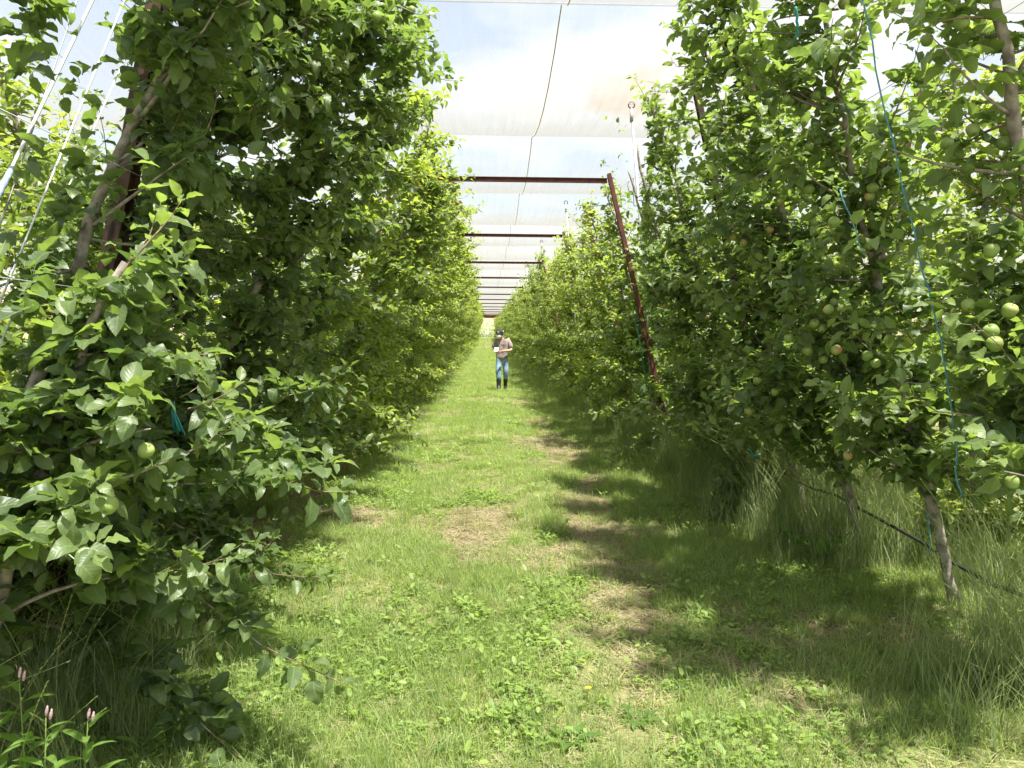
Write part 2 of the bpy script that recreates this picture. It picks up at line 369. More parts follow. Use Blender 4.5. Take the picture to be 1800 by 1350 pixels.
def net_mat(name='shade net weave', stain=False):
    """woven net: the threads cover a fixed share of it face on, more when it is looked through at a slant"""
    m, n, l, out = mat(name)
    ge = n.new('ShaderNodeNewGeometry')
    d = n.new('ShaderNodeVectorMath'); d.operation = 'DOT_PRODUCT'
    l.new(ge.outputs['Normal'], d.inputs[0]); l.new(ge.outputs['Incoming'], d.inputs[1])
    a = n.new('ShaderNodeMath'); a.operation = 'ABSOLUTE'; l.new(d.outputs['Value'], a.inputs[0])
    a2 = n.new('ShaderNodeMath'); a2.operation = 'MAXIMUM'; a2.inputs[1].default_value = 0.05; l.new(a.outputs[0], a2.inputs[0])
    iv = n.new('ShaderNodeMath'); iv.operation = 'DIVIDE'; iv.inputs[0].default_value = 1.0; l.new(a2.outputs[0], iv.inputs[1])
    t = n.new('ShaderNodeTexCoord')
    mpg = n.new('ShaderNodeMapping'); mpg.inputs['Scale'].default_value = (9, 0.35, 0.5)
    l.new(t.outputs['Object'], mpg.inputs[0])
    no = n.new('ShaderNodeTexNoise'); no.inputs['Scale'].default_value = 1.0; no.inputs['Detail'].default_value = 6
    l.new(mpg.outputs[0], no.inputs['Vector'])
    n2 = n.new('ShaderNodeTexNoise'); n2.inputs['Scale'].default_value = 1.1; n2.inputs['Detail'].default_value = 4
    l.new(t.outputs['Object'], n2.inputs['Vector'])
    nm = n.new('ShaderNodeMath'); nm.operation = 'ADD'; l.new(no.outputs[0], nm.inputs[0]); l.new(n2.outputs[0], nm.inputs[1])
    b = n.new('ShaderNodeMapRange'); b.inputs['From Min'].default_value = 0.55; b.inputs['From Max'].default_value = 1.45
    b.inputs['To Min'].default_value = 0.79; b.inputs['To Max'].default_value = 0.60
    l.new(nm.outputs[0], b.inputs['Value'])
    openp = b.outputs[0]
    pw = n.new('ShaderNodeMath'); pw.operation = 'POWER'; l.new(openp, pw.inputs[0]); l.new(iv.outputs[0], pw.inputs[1])
    tp = n.new('ShaderNodeBsdfTransparent')
    df = n.new('ShaderNodeBsdfDiffuse'); tl = n.new('ShaderNodeBsdfTranslucent')
    colr = (0.315, 0.313, 0.304, 1)
    df.inputs[0].default_value = colr; tl.inputs[0].default_value = colr
    if stain:
        # brown dirt blown into the net and left there
        mp3 = n.new('ShaderNodeMapping'); mp3.inputs['Location'].default_value = (-1.9, -2.1, 0.3); mp3.vector_type = 'POINT'
        l.new(t.outputs['Object'], mp3.inputs[0])
        n3 = n.new('ShaderNodeTexNoise'); n3.inputs['Scale'].default_value = 1.3; n3.inputs['Detail'].default_value = 3
        l.new(t.outputs['Object'], n3.inputs['Vector'])
        mp4 = n.new('ShaderNodeMapping'); mp4.inputs['Scale'].default_value = (0.75, 0.5, 0.3); l.new(mp3.outputs[0], mp4.inputs[0])
        ln = n.new('ShaderNodeVectorMath'); ln.operation = 'LENGTH'; l.new(mp4.outputs[0], ln.inputs[0])
        sm = n.new('ShaderNodeMath'); sm.operation = 'ADD'; l.new(ln.outputs['Value'], sm.inputs[0]); l.new(n3.outputs[0], sm.inputs[1])
        st = n.new('ShaderNodeMapRange'); st.inputs['From Min'].default_value = 0.75; st.inputs['From Max'].default_value = 1.15
        st.inputs['To Min'].default_value = 0.9; st.inputs['To Max'].default_value = 0.0
        l.new(sm.outputs[0], st.inputs['Value'])
        mx = n.new('ShaderNodeMix'); mx.data_type = 'RGBA'; l.new(st.outputs[0], mx.inputs['Factor'])
        mx.inputs['A'].default_value = colr; mx.inputs['B'].default_value = (0.27, 0.215, 0.14, 1)
        l.new(mx.outputs['Result'], df.inputs[0]); l.new(mx.outputs['Result'], tl.inputs[0])
    bn = n.new('ShaderNodeBump'); bn.inputs['Strength'].default_value = 0.6; bn.inputs['Distance'].default_value = 0.05
    l.new(nm.outputs[0], bn.inputs['Height']); l.new(bn.outputs[0], df.inputs['Normal']); l.new(bn.outputs[0], tl.inputs['Normal'])
    m1 = n.new('ShaderNodeMixShader'); m1.inputs[0].default_value = 0.36
    l.new(df.outputs[0], m1.inputs[1]); l.new(tl.outputs[0], m1.inputs[2])
    m2 = n.new('ShaderNodeMixShader')
    l.new(pw.outputs[0], m2.inputs[0]); l.new(m1.outputs[0], m2.inputs[1]); l.new(tp.outputs[0], m2.inputs[2])
    if stain:
        # a small slit torn in the weave
        h1 = n.new('ShaderNodeVectorMath'); h1.operation = 'SUBTRACT'; h1.inputs[1].default_value = (0.99, 2.98, 0)
        l.new(t.outputs['Object'], h1.inputs[0])
        h2 = n.new('ShaderNodeVectorMath'); h2.operation = 'MULTIPLY'; h2.inputs[1].default_value = (1 / .15, 1 / .07, 0); l.new(h1.outputs[0], h2.inputs[0])
        h3 = n.new('ShaderNodeVectorMath'); h3.operation = 'LENGTH'; l.new(h2.outputs[0], h3.inputs[0])
        h4 = n.new('ShaderNodeMath'); h4.operation = 'LESS_THAN'; h4.inputs[1].default_value = 1.0; l.new(h3.outputs['Value'], h4.inputs[0])
        h5 = n.new('ShaderNodeMath'); h5.operation = 'MAXIMUM'; l.new(h4.outputs[0], h5.inputs[0]); l.new(pw.outputs[0], h5.inputs[1])
        l.new(h5.outputs[0], m2.inputs[0])
    l.new(m2.outputs[0], out.inputs[0])
    return m
M['net'] = net_mat()
M['netstain'] = net_mat('stained shade net weave', True)

# ------------------------------------------------------------------ ground
def build_ground():
    xs = np.unique(np.concatenate([np.arange(-4, 4.6, 0.1), np.arange(-12, 12.1, 0.5), np.linspace(-60, 60, 41), np.linspace(-600, 600, 41)]).round(3))
    ys = np.unique(np.concatenate([np.arange(1.5, 14, 0.1), np.arange(-6, 30, 0.3), np.arange(30, 160, 2.0), np.linspace(160, 1100, 60)]).round(3))
    X, Y = np.meshgrid(xs, ys, indexing='ij')
    Z = gz(X, Y)
    nx, ny = len(xs), len(ys)
    i, j = np.meshgrid(np.arange(nx - 1), np.arange(ny - 1), indexing='ij')
    q = np.stack([i * ny + j, (i + 1) * ny + j, (i + 1) * ny + j + 1, i * ny + j + 1], -1).reshape(-1, 4)
    cov = cover(X, Y)
    cov = np.maximum(cov, ss(14, 30, Y) * 0.85)
    dry = np.maximum(ss(149, 152, Y), ss(60, 120, np.abs(X)) * 0.4)
    b = Buf(); b.add(np.stack([X, Y, Z], -1), quads=q, attr=np.stack([cov, dry, X * 0], -1))
    o = link('ground', b.mesh('ground', M['ground'], attr='leaf'))
    tag(o, kind='structure')
build_ground()

# ------------------------------------------------------------------ leaves
def leaf_shape(seg, bend, fold, wav, width=0.31, pet=0.30, seed=0):
    """a leaf along +Y with its face up, one unit long, on a petiole; returns verts, tris, (across, along)"""
    rg = np.random.default_rng(seed)
    t = np.linspace(0, 1, seg + 1)
    w = width * (np.sin(np.pi * t ** 0.80) ** 0.75) * (1 - 0.10 * t)
    w[0] = w[-1] = 0
    ang = -bend * t
    dy = np.concatenate([[0], np.cumsum(np.cos(ang[:-1]) / seg)]); dz = np.concatenate([[0], np.cumsum(np.sin(ang[:-1]) / seg)])
    tw = rg.normal(0, 0.15) * t
    mid = np.stack([rg.normal(0, .06) * t ** 2, dy, dz], -1)
    V, A, T = [], [], []
    for k in range(seg + 1): V.append(mid[k]); A.append((0, t[k]))
    L, Rr = [None] * (seg + 1), [None] * (seg + 1)
    for k in range(1, seg):
        for side, store in ((-1, L), (1, Rr)):
            z = fold * w[k] + wav * math.sin(k * 2.3 + side + seed) * w[k] + side * tw[k] * w[k]
            store[k] = len(V); V.append(mid[k] + np.array((side * w[k], 0, z))); A.append((1, t[k]))
    for st, fl in ((L, 1), (Rr, 0)):
        for k in range(seg):
            a, b_, c, d = k, k + 1, st[k + 1], st[k]
            if d is None: tri = [(a, b_, c)]
            elif c is None: tri = [(a, b_, d)]
            else: tri = [(a, b_, c), (a, c, d)]
            for x in tri: T.append(x if fl else x[::-1])
    n0 = len(V)
    V += [np.array((-0.012, -pet, -0.05)), np.array((0.012, -pet, -0.05)), np.array((0.014, 0.01, 0)), np.array((-0.014, 0.01, 0))]
    A += [(0, 0)] * 4
    T += [(n0, n0 + 1, n0 + 2), (n0, n0 + 2, n0 + 3)]
    V = np.array(V); V[:, 1] += pet
    return V, np.array(T), np.array(A)

LEAF_LO = [leaf_shape(4, b, f, w, seed=i) for i, (b, f, w) in enumerate([(0.5, .35, .10), (1.0, .25, .15), (0.2, .5, .05), (1.4, .3, .2)])]
LEAF_HI = [leaf_shape(7, b, f, w, width=wd, seed=10 + i) for i, (b, f, w, wd) in enumerate([(0.7, .36, .16, .31), (1.2, .30, .2, .33), (0.3, .55, .12, .29), (1.8, .35, .24, .31), (1.0, .2, .3, .34), (-0.2, .42, .18, .30)])]

def frames(axis, nrm):
    """rotation matrices whose Y is AXIS and whose Z is close to NRM"""
    y = norm(axis); x = norm(np.cross(y, nrm)); z = np.cross(x, y)
    return np.stack([x, y, z], -1)

def leaves_into(buf, pos, axis, nrm, size, tint, shapes):
    kind = R.integers(0, len(shapes), len(pos))
    Rm = frames(axis, nrm)
    for k, (V, T, A) in enumerate(shapes):
        s = np.where(kind == k)[0]
        if not len(s): continue
        P = np.einsum('lij,vj->lvi', Rm[s], V) * size[s][:, None, None] + pos[s][:, None]
        n = len(V)
        tr = (T[None] + (np.arange(len(s)) * n)[:, None, None]).reshape(-1, 3)
        at = np.concatenate([np.broadcast_to(tint[s][:, None, None], (len(s), n, 1)), np.broadcast_to(A[None], (len(s), n, 2))], -1)
        buf.add(P.reshape(-1, 3), tris=tr, attr=at.reshape(-1, 3))

def lathe(profile, n=12):
    pr = np.array(profile); k = len(pr); a = np.arange(n) / n * 2 * math.pi
    v = np.stack([pr[:, 0][:, None] * np.cos(a), pr[:, 0][:, None] * np.sin(a), np.repeat(pr[:, 1][:, None], n, 1)], -1).reshape(-1, 3)
    i, j = np.meshgrid(np.arange(k - 1), np.arange(n), indexing='ij')
    q = np.stack([i * n + j, i * n + (j + 1) % n, (i + 1) * n + (j + 1) % n, (i + 1) * n + j], -1).reshape(-1, 4)
    return v, q
APPLE_PROF = [(0.001, -0.80), (0.10, -0.84), (0.22, -0.93), (0.42, -0.97), (0.72, -0.74), (0.93, -0.25), (1.0, 0.12), (0.93, 0.52), (0.68, 0.84), (0.40, 0.92), (0.18, 0.82), (0.03, 0.68)]

def apple_into(buf, pos, r, blush):
    v, q = lathe(APPLE_PROF, 12)
    dirb = np.array((random.uniform(-1, 1), random.uniform(-1, 1), 0.7)); dirb /= np.linalg.norm(dirb)
    at = np.zeros((len(v), 3)); at[:, 0] = np.clip(blush * (0.5 + 0.6 * (v @ dirb)), 0, 1)
    tl = Matrix.Rotation(random.uniform(-.5, .5), 3, 'X') @ Matrix.Rotation(random.uniform(-.5, .5), 3, 'Y')
    tl = np.array(tl)
    buf.add((v @ tl.T) * r + pos, quads=q, attr=at)
    buf.tube((np.array([(0, 0, 0.68), (0.05, 0.02, 1.0), (0.16, 0.05, 1.45)]) @ tl.T) * r + pos, 0.05 * r, 4, m=1)
    # dried calyx underneath
    buf.add((np.array([(0.2, 0, -0.93), (0, .2, -0.93), (-.2, 0, -0.93), (0, -.2, -0.93), (0, 0, -1.1)]) @ tl.T) * r + pos, tris=[(0, 1, 4), (1, 2, 4), (2, 3, 4), (3, 0, 4)], m=1)
APPLE_MESH = []
for i in range(5):
    b = Buf(); apple_into(b, np.zeros(3), 1.0, (0.05, 0.15, 0.35, 0.6, 0.9)[i]); APPLE_MESH.append(b.mesh('apple', [M['apple'], M['twig']], attr='leaf'))

def bez(p0, d0, length, lift, n=6, wob=0.03):
    """a limb's path: starts along d0 and bends up (lift > 0) or droops"""
    pts = [np.array(p0, float)]; d = np.array(d0, float)
    for i in range(n - 1):
        d = d + np.array((random.gauss(0, wob * 3), random.gauss(0, wob * 3), lift / n)); d /= np.linalg.norm(d)
        pts.append(pts[-1] + d * length / (n - 1))
    return np.array(pts)

class Plant:
    def __init__(s): s.pos, s.axis, s.nrm, s.size, s.tint = [], [], [], [], []
    def leaf(s, p, a, nr, sz, ti): s.pos.append(p); s.axis.append(a); s.nrm.append(nr); s.size.append(sz); s.tint.append(ti)
    def arrays(s): return [np.array(x, float) for x in (s.pos, s.axis, s.nrm, s.size, s.tint)]
    def rosette(s, p, d, k, big=1.0, tint=None):
        d = d / (np.linalg.norm(d) + 1e-9)
        a0 = random.uniform(0, 6.28)
        ti = random.betavariate(2.2, 2.2) if tint is None else tint
        for i in range(k):
            a = a0 + i * 2.4 + random.gauss(0, .3)
            rdir = np.array((math.cos(a), math.sin(a), random.gauss(0.05, 0.35)))
            ax = rdir + 0.55 * d + np.array((0, 0, random.gauss(-0.12, 0.3)))
            nr = np.array((0, 0, 0.85)) + 0.45 * d + np.random.normal(0, 0.38, 3)
            s.leaf(p, ax, nr, big * random.uniform(0.05, 0.112) * (.72 if random.random() < .15 else 1), min(1, max(0, ti + random.gauss(0, .16))))
    def shoot(s, path, step, big=1.0):
        seg = np.diff(path, axis=0); ln = np.linalg.norm(seg, axis=1); tot = ln.sum(); cum = np.concatenate([[0], np.cumsum(ln)])
        u, k, ph = 0.02, 0, random.uniform(0, 6.28)
        base = random.betavariate(2.5, 1.8)
        while u < tot:
            i = min(len(seg) - 1, np.searchsorted(cum, u) - 1); i = max(i, 0)
            p = path[i] + seg[i] * ((u - cum[i]) / ln[i]); d = seg[i] / ln[i]
            a = ph + k * 2.4
            e1 = np.cross(d, (0.3, 0.2, 0.93)); e1 /= np.linalg.norm(e1) + 1e-6; e2 = np.cross(d, e1)
            rdir = math.cos(a) * e1 + math.sin(a) * e2
            ax = rdir * 0.9 + d * 0.55 + np.array((0, 0, random.gauss(-0.22, 0.2)))
            nr = d * 0.35 + np.array((0, 0, 0.8)) + np.random.normal(0, 0.25, 3)
            tip = u / tot
            s.leaf(p, ax, nr, big * random.uniform(0.065, 0.105) * (1 - 0.35 * tip ** 3), min(1, max(0, base + 0.25 * tip + random.gauss(-.05, .12))))
            u += step * random.uniform(0.8, 1.25); k += 1
        s.rosette(path[-1], seg[-1], 3, 0.6 * big, 0.95)

def grow(seed, lean, H, limbs=36, reach=1.0, low=0.4, lane=1, lowreach=1.0, trunk_r=0.036, dense=1.0, bare=None, thin=0.0, taper=0.45):
    """one arm of an apple tree trained up a leaning trellis plane. Returns leaf arrays, trunk path, limb paths, apple spots"""
    random.seed(seed); np.random.seed(seed)
    P = Plant()
    nz = 28
    z = np.linspace(0, H, nz)
    wx, wy = np.cumsum(np.random.normal(0, 0.013, nz)), np.cumsum(np.random.normal(0, 0.014, nz))
    trunk = np.stack([lean * z + wx - wx[0], wy - wy[0], z], -1)
    trad = trunk_r * (1 - 0.70 * (z / H) ** 1.1); trad = trad * (1 + np.random.normal(0, .09, nz)); trad[0] *= 1.4
    def tp(h):
        return np.array([np.interp(h, z, trunk[:, i]) for i in range(3)])
    paths, spots = [], []
    ld = np.array((lane, 0, 0.0))
    for i in range(limbs):
        h = low + (H - 0.15 - low) * ((i + random.uniform(0.1, 0.9)) / limbs)
        u = random.random()
        if u < 0.52: az = random.choice((0, math.pi)) + math.pi / 2 + random.gauss(0, .45)
        elif u < 0.86: az = (0 if lane > 0 else math.pi) + random.gauss(0, .6)
        else: az = (math.pi if lane > 0 else 0) + random.gauss(0, .6)
        el = random.uniform(-0.1, 0.75)
        lk = (1.0 - taper * (h / H) ** 1.5) * reach
        ln = random.uniform(0.22, 0.66) * lk
        if h < 1.25: ln *= lowreach; el -= 0.25 * (lowreach - 1)
        d = np.array((math.cos(az) * math.cos(el), math.sin(az) * math.cos(el), math.sin(el)))
        path = bez(tp(h), d, ln, random.uniform(-0.9, 0.7) - (0.6 * (lowreach - 1) if h < 1.25 else 0))
        rr = 0.0045 + 0.009 * ln
        paths.append((path, np.linspace(rr, 0.0025, len(path))))
        seg = np.diff(path, axis=0); l1 = np.linalg.norm(seg, axis=1)[0]
        u = 0.12 * ln + 0.03
        isbare = bare is not None and bare[0] < h < bare[1]
        while u < ln:
            k = min(int(u / l1), len(seg) - 1)
            p = path[k] + seg[k] * (u / l1 - k)
            if (not isbare or random.random() < 0.45) and random.random() > thin * ss(1.4, 3.0, h):
                sp = np.array((random.gauss(0, .6), random.gauss(0, .6), random.uniform(-0.2, 1.0))); sp /= np.linalg.norm(sp)
                q = p + sp * random.uniform(0.01, 0.11)
                P.rosette(q, sp, random.randint(5, 8))
                if random.random() < 0.10: spots.append(q + np.array((random.gauss(0, .012) + lane * 0.02, random.gauss(0, .012), -0.045)))
            u += random.uniform(0.034, 0.054) / dense
        if not isbare or random.random() < .5:
            sl = random.uniform(0.10, 0.34) * lk
            sd = seg[-1] / np.linalg.norm(seg[-1]) + np.array((0, 0, random.uniform(0.0, 0.7)))
            sd /= np.linalg.norm(sd)
            spath = bez(path[-1], sd, sl, random.uniform(-0.3, 0.6), 5)
            paths.append((spath, np.linspace(0.0028, 0.0014, 5)))
            P.shoot(spath, 0.026)
    h = low
    while h < H:
        if (bare is None or not bare[0] < h < bare[1]) and random.random() < 0.9 - thin * ss(1.4, 3.0, h):
            a = random.uniform(0, 6.28)
            sp = np.array((math.cos(a), math.sin(a), random.uniform(0.1, .8)))
            P.rosette(tp(h) + sp * random.uniform(.03, .09), sp, random.randint(4, 7))
        h += random.uniform(0.035, 0.065) / dense
    for i in range(random.randint(2, 4)):
        d = np.array((random.gauss(lean * .4, .3), random.gauss(0, .4), 1.0)); d /= np.linalg.norm(d)
        spath = bez(tp(H - random.uniform(0, .25)), d, random.uniform(.25, .55), 0.3, 6)
        paths.append((spath, np.linspace(0.005, 0.0016, 6)))
        P.shoot(spath, 0.024)
    return P.arrays(), (trunk, trad), paths, spots

LEAF_SOLO = []
for i in range(18):
    sh = LEAF_HI[i % len(LEAF_HI)]
    b = Buf(); t = 0.08 + 0.9 * ((i * 7) % 18) / 18
    V, T, A = sh
    b.add(V, tris=T, attr=np.concatenate([np.full((len(V), 1), t), A], 1))
    LEAF_SOLO.append(b.mesh('leaf', M['leaf_solo'], attr='leaf'))

def tree_meshes(data, hi, skip=None, m='leaf'):
    (pos, ax, nr, sz, ti), (trunk, trad), paths, spots = data
    keep = np.ones(len(pos), bool)
    if skip is not None: keep[skip] = False
    fb = Buf(); leaves_into(fb, pos[keep], ax[keep], nr[keep], sz[keep], ti[keep], LEAF_HI if hi else LEAF_LO)
    return fb.mesh('foliage', M[m], attr='leaf')

# where the photograph shows posts and trunks bare, the shoots in front have been pruned away: (polyline in pixels, half width, depth, share removed)
PRUNED = [
    ([(262, 170), (236, 320), (212, 470)], 26, 4.25, .88), ([(330, 0), (318, 60)], 26, 4.25, .7), ([(95, 1010), (62, 1150)], 30, 4.25, .9),
    ([(1060, 318), (1090, 440), (1140, 610), (1170, 735)], 13, 10.5, .93), ([(1207, 187), (1224, 265)], 6, 6.9, .6), ([(1371, 795), (1398, 912)], 20, 6.9, .95),
    ([(1662, 0), (1690, 200), (1735, 380), (1792, 530)], 24, 2.9, .85), ([(1490, 345), (1530, 440), (1570, 545)], 15, 4.1, .85),
    ([(1092, 205), (1096, 420)], 24, 10.3, .96), ([(1112, 210), (1118, 300)], 12, 10.4, .9), ([(315, 700), (318, 750)], 24, 3.7, .97),
    ([(210, 0), (52, 307), (0, 408)], 8, 3.9, .97), ([(259, 0), (29, 521)], 5, 3.9, .97), ([(225, 170), (113, 521), (20, 690)], 3, 3.7, .95),
    ([(-40, 60), (-40, 430)], 66, 4.8, .85), ([(225, 10), (200, 70)], 20, 5.2, .85), ([(1600, 380), (1572, 480)], 3, 6.9, .4),
    ([(1497, 0), (1590, 330), (1661, 570), (1700, 750), (1718, 860)], 7, 3.4, .9),
]
def pruned(wp, px, py, rgen):
    out = np.zeros(len(px), bool)
    for line, hw, dep, share in PRUNED:  # RGEN None: everything inside
        near = np.full(len(px), 1e9)
        for (x0, y0), (x1, y1) in zip(line[:-1], line[1:]):
            dx, dy = x1 - x0, y1 - y0
            t = np.clip(((px - x0) * dx + (py - y0) * dy) / (dx * dx + dy * dy), 0, 1)
            near = np.minimum(near, np.hypot(px - x0 - t * dx, py - y0 - t * dy))
        out |= (near < hw + 0.04 * F / wp[:, 1]) & (wp[:, 1] < dep) & (np.ones(len(px), bool) if rgen is None else rgen.random(len(px)) < share)
    return out

def near_tree(seed, x, y, lean, H, label, group, lane, split=300, tint=1.0, apples=12, limb_parts=True, blush=(0, 1, 1, 2, 3), **kw):
    data = grow(seed, lean, H, lane=lane, **kw)
    (pos, ax, nr, sz, ti), (trunk, trad), paths, spots = data
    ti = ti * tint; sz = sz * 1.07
    base = np.array((x, y, float(gz(x, y)) - 0.02))
    root = tag(empty('apple_tree', base), label, 'tree', group)
    random.seed(seed + 99)
    spots = [q for q in spots if q[2] > .5]
    spots.sort(key=lambda q: -((q[0] - lean * q[2]) * lane * .9 - q[1] * .5 + .5 * q[2] + random.gauss(0, .12)))
    spots = [q + np.array((lane * .03, -.03, 0)) for q in spots[:apples]]
    eye = np.array((0, 0, CAM_H)); open_ = np.ones(len(pos), bool)
    lc = pos + base + norm(ax) * sz[:, None] * .6
    for q in spots[:int(apples * .7)]:
        v = q + base - eye; L = np.linalg.norm(v); v = v / L
        t = (lc - eye) @ v; off = np.linalg.norm(lc - eye - t[:, None] * v, axis=1)
        open_ &= ~((off < .055) & (t < L + .02))
    pos, ax, nr, sz, ti = pos[open_], ax[open_], nr[open_], sz[open_], ti[open_]
    def hit(q):
        w = np.asarray(q)[None] + base
        return pruned(w, VX + F * w[:, 0] / w[:, 1], VY - F * (w[:, 2] - CAM_H) / w[:, 1], None)[0]
    paths = [p for p in paths if not (hit(p[0][-1]) or hit(p[0][len(p[0]) // 2]))]
    spots = [q for q in spots if not hit(q)]
    wp = pos + base + norm(ax) * sz[:, None] * .6
    cut = ~pruned(wp, VX + F * wp[:, 0] / wp[:, 1], VY - F * (wp[:, 2] - CAM_H) / wp[:, 1], np.random.default_rng(seed))
    pos, ax, nr, sz, ti = pos[cut], ax[cut], nr[cut], sz[cut], ti[cut]
    data = ((pos, ax, nr, sz, ti), (trunk, trad), paths, spots)
    # the leaves that show largest become parts of their own
    wp = pos + base
    px = VX + F * wp[:, 0] / wp[:, 1]; py = VY - F * (wp[:, 2] - CAM_H) / wp[:, 1]
    dist = np.linalg.norm(wp - np.array((0, 0, CAM_H)), axis=1)
    ok = (px > -30) & (px < 1830) & (py > -30) & (py < 1380) & (wp[:, 1] > 0.5)
    front = (wp[:, 0] - (x + lean * pos[:, 2])) * lane
    score = sz / dist * (1 + 0.5 * front) * ok
    order = np.argsort(-score)[:split]
    order = order[score[order] > 0]
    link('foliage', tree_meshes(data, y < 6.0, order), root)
    root.children[0]['kind'] = 'stuff'
    b = Buf(); b.tube(trunk, trad, 10); link('trunk', b.mesh('trunk', M['bark']), root)
    big = [p for p in paths if p[1][0] > 0.0046]; small = [p for p in paths if p[1][0] <= 0.0046]
    for p, r in big:
        b = Buf(); b.tube(p, r, 6); link('limb', b.mesh('limb', M['bark'] if r[0] > .008 else M['twig']), root)
    if small:
        b = Buf()
        for p, r in small: b.tube(p, r, 4, cap=False)
        link('twigs', b.mesh('twigs', M['twig']), root)['kind'] = 'stuff'
    Rm = frames(ax, nr)
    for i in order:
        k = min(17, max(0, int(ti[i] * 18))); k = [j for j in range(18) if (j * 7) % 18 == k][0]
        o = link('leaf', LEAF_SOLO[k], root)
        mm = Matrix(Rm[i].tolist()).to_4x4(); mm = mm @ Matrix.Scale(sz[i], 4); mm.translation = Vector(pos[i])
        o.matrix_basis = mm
    for s_ in spots:
        o = link('apple', APPLE_MESH[random.choice(blush)], root)
        o.location = s_; r = random.uniform(0.024, 0.031); o.scale = (r, r, r * .95); o.rotation_euler = (random.gauss(0, .35), random.gauss(0, .35), random.uniform(0, 6))
    return root

def proto_tree(seed, lean, H, lane, apples=8, **kw):
    """shared meshes for a tree further down the row"""
    data = grow(seed, lean, H, lane=lane, **kw)
    (pos, ax, nr, sz, ti), (trunk, trad), paths, spots = data
    f = tree_meshes(data, False, m='leaf_far')
    b = Buf(); b.tube(trunk, trad, 8)
    for p, r in paths: b.tube(p, r, 4, cap=False)
    t = b.mesh('trunk', M['bark'])
    b = Buf()
    random.seed(seed); spots.sort(key=lambda q: -((q[0] - lean * q[2]) * lane + .25 * q[2] + random.gauss(0, .15)))
    for s_ in spots[:apples]: apple_into(b, s_, random.uniform(.024, .031), random.choice((0.05, .2, .4, .8, 1.0)))
    a = b.mesh('fruit', [M['apple'], M['twig']], attr='leaf')
    root = empty('apple_tree')
    link('trunk', t, root); link('foliage', f, root)['kind'] = 'stuff'; link('fruit', a, root)['kind'] = 'stuff'
    return root

LX, LL = -2.2, 0.38      # left arm: foot of the row and its lean towards the lane
RX, RL = 2.66, -0.27      # right arm

used_proto = set()
def place(protos, x, y, label, group, rg, sy=1.0, sz=1.0):
    k = rg.integers(0, len(protos)); p = protos[k]
    if id(p) not in used_proto and p.get('fresh', 1):
        used_proto.add(id(p)); p['fresh'] = 0; o = p
        del p['fresh']; p['taken'] = 1
    else:
        o = p.copy(); C.objects.link(o)
        for ch in p.children:
            c = ch.copy(); c.parent = o; C.objects.link(c)
    if 'taken' in o: del o['taken']
    s = rg.uniform(0.94, 1.06)
    o.location = (x + rg.normal(0, .04), y, float(gz(x, y)) - 0.02)
    o.scale = (rg.uniform(.92, 1.1), (1 if rg.random() < .5 else -1) * sy * rg.uniform(.95, 1.1), s * sz)
    return tag(o, label, 'tree', group)

NEAR_L = [  # y, height, label, options
    (2.6, 1.8, 'low bushy young apple tree beside the white guy ropes, at the very front', dict(limbs=40, reach=1.15, low=0.45, lowreach=1.25, dense=1.2, dx=0.3)),
    (3.35, 3.9, 'dark apple tree whose low branches droop onto grass before the steel post', dict(limbs=92, reach=1.3, low=0.14, lowreach=2.0, dense=1.5, dx=-.25, taper=.1)),
    (4.45, 4.0, 'dense dark apple tree just behind the perforated dark steel post', dict(limbs=80, reach=1.3, low=0.25, lowreach=1.6, dense=1.4, dx=-.3, taper=.1)),
    (5.5, 4.0, 'dark apple tree with the teal twine tassel hanging before it', dict(limbs=74, reach=1.25, low=0.25, lowreach=1.5, dense=1.25, dx=-.15, taper=.28)),
    (6.6, 4.1, 'apple tree with long low boughs over bare soil, next before the dry grass clump', dict(limbs=64, reach=1.08, low=0.22, lowreach=1.5, dense=1.15, taper=.35)),
]
NEAR_R = [
    (3.0, 3.75, 'apple tree with thick bare pale trunk and clustered apples, nearest on the twine side', dict(thin=.5, limbs=60, reach=1.3, low=0.7, bare=(1.8, 2.6), dense=1.1, trunk_r=0.042)),
    (4.15, 3.85, 'apple tree with blue twine hanging before it and a bare stretch of trunk above', dict(thin=.52, limbs=68, reach=1.3, low=0.6, lowreach=1.0, dense=1.2, trunk_r=.032)),
    (5.2, 3.95, 'tall narrow dark apple tree with blue twine at its top, second behind the bare trunk', dict(thin=.25, limbs=62, reach=1.2, low=0.55, lowreach=1.05, dense=1.25, trunk_r=.034)),
    (6.25, 3.8, 'apple tree hiding the dark post that shows beneath its leaves', dict(thin=.52, limbs=70, reach=1.3, low=0.6, lowreach=1.05, dense=1.25, trunk_r=.04)),
    (8.45, 3.65, 'apple tree whose leafy side stands right of the first crossbar post', dict(thin=.4, limbs=50, reach=1.1, low=0.3, lowreach=1.3, dense=1.1, trunk_r=.038, split=200)),
    (9.5, 3.5, 'apple tree standing directly before the first crossbar post', dict(thin=.3, limbs=50, reach=1.05, low=0.3, lowreach=1.3, dense=1.1, trunk_r=.038, split=150)),
    (7.35, 3.75, 'apple tree just beyond the dark post, its lowest leaves hanging over tall grass', dict(thin=.48, limbs=68, reach=1.3, low=0.3, lowreach=1.5, dense=1.25, trunk_r=.04)),
]
for i, (y, H, lab, kw) in enumerate(NEAR_L):
    kw = dict(kw); dx = kw.pop('dx', 0)
    near_tree(100 + i, LX + dx, y, LL, H, lab, 'apple trees of the row by the guy ropes', 1, apples=4, blush=(0, 0, 1), tint=(.95, .65, .65, .75, .9)[i], **kw)  # low tint puts the shade on these front trees into their leaf colour
for i, (y, H, lab, kw) in enumerate(NEAR_R):
    near_tree(200 + i, RX, y, RL, H, lab, 'apple trees of the row by the blue twine', -1, apples=38, **kw)

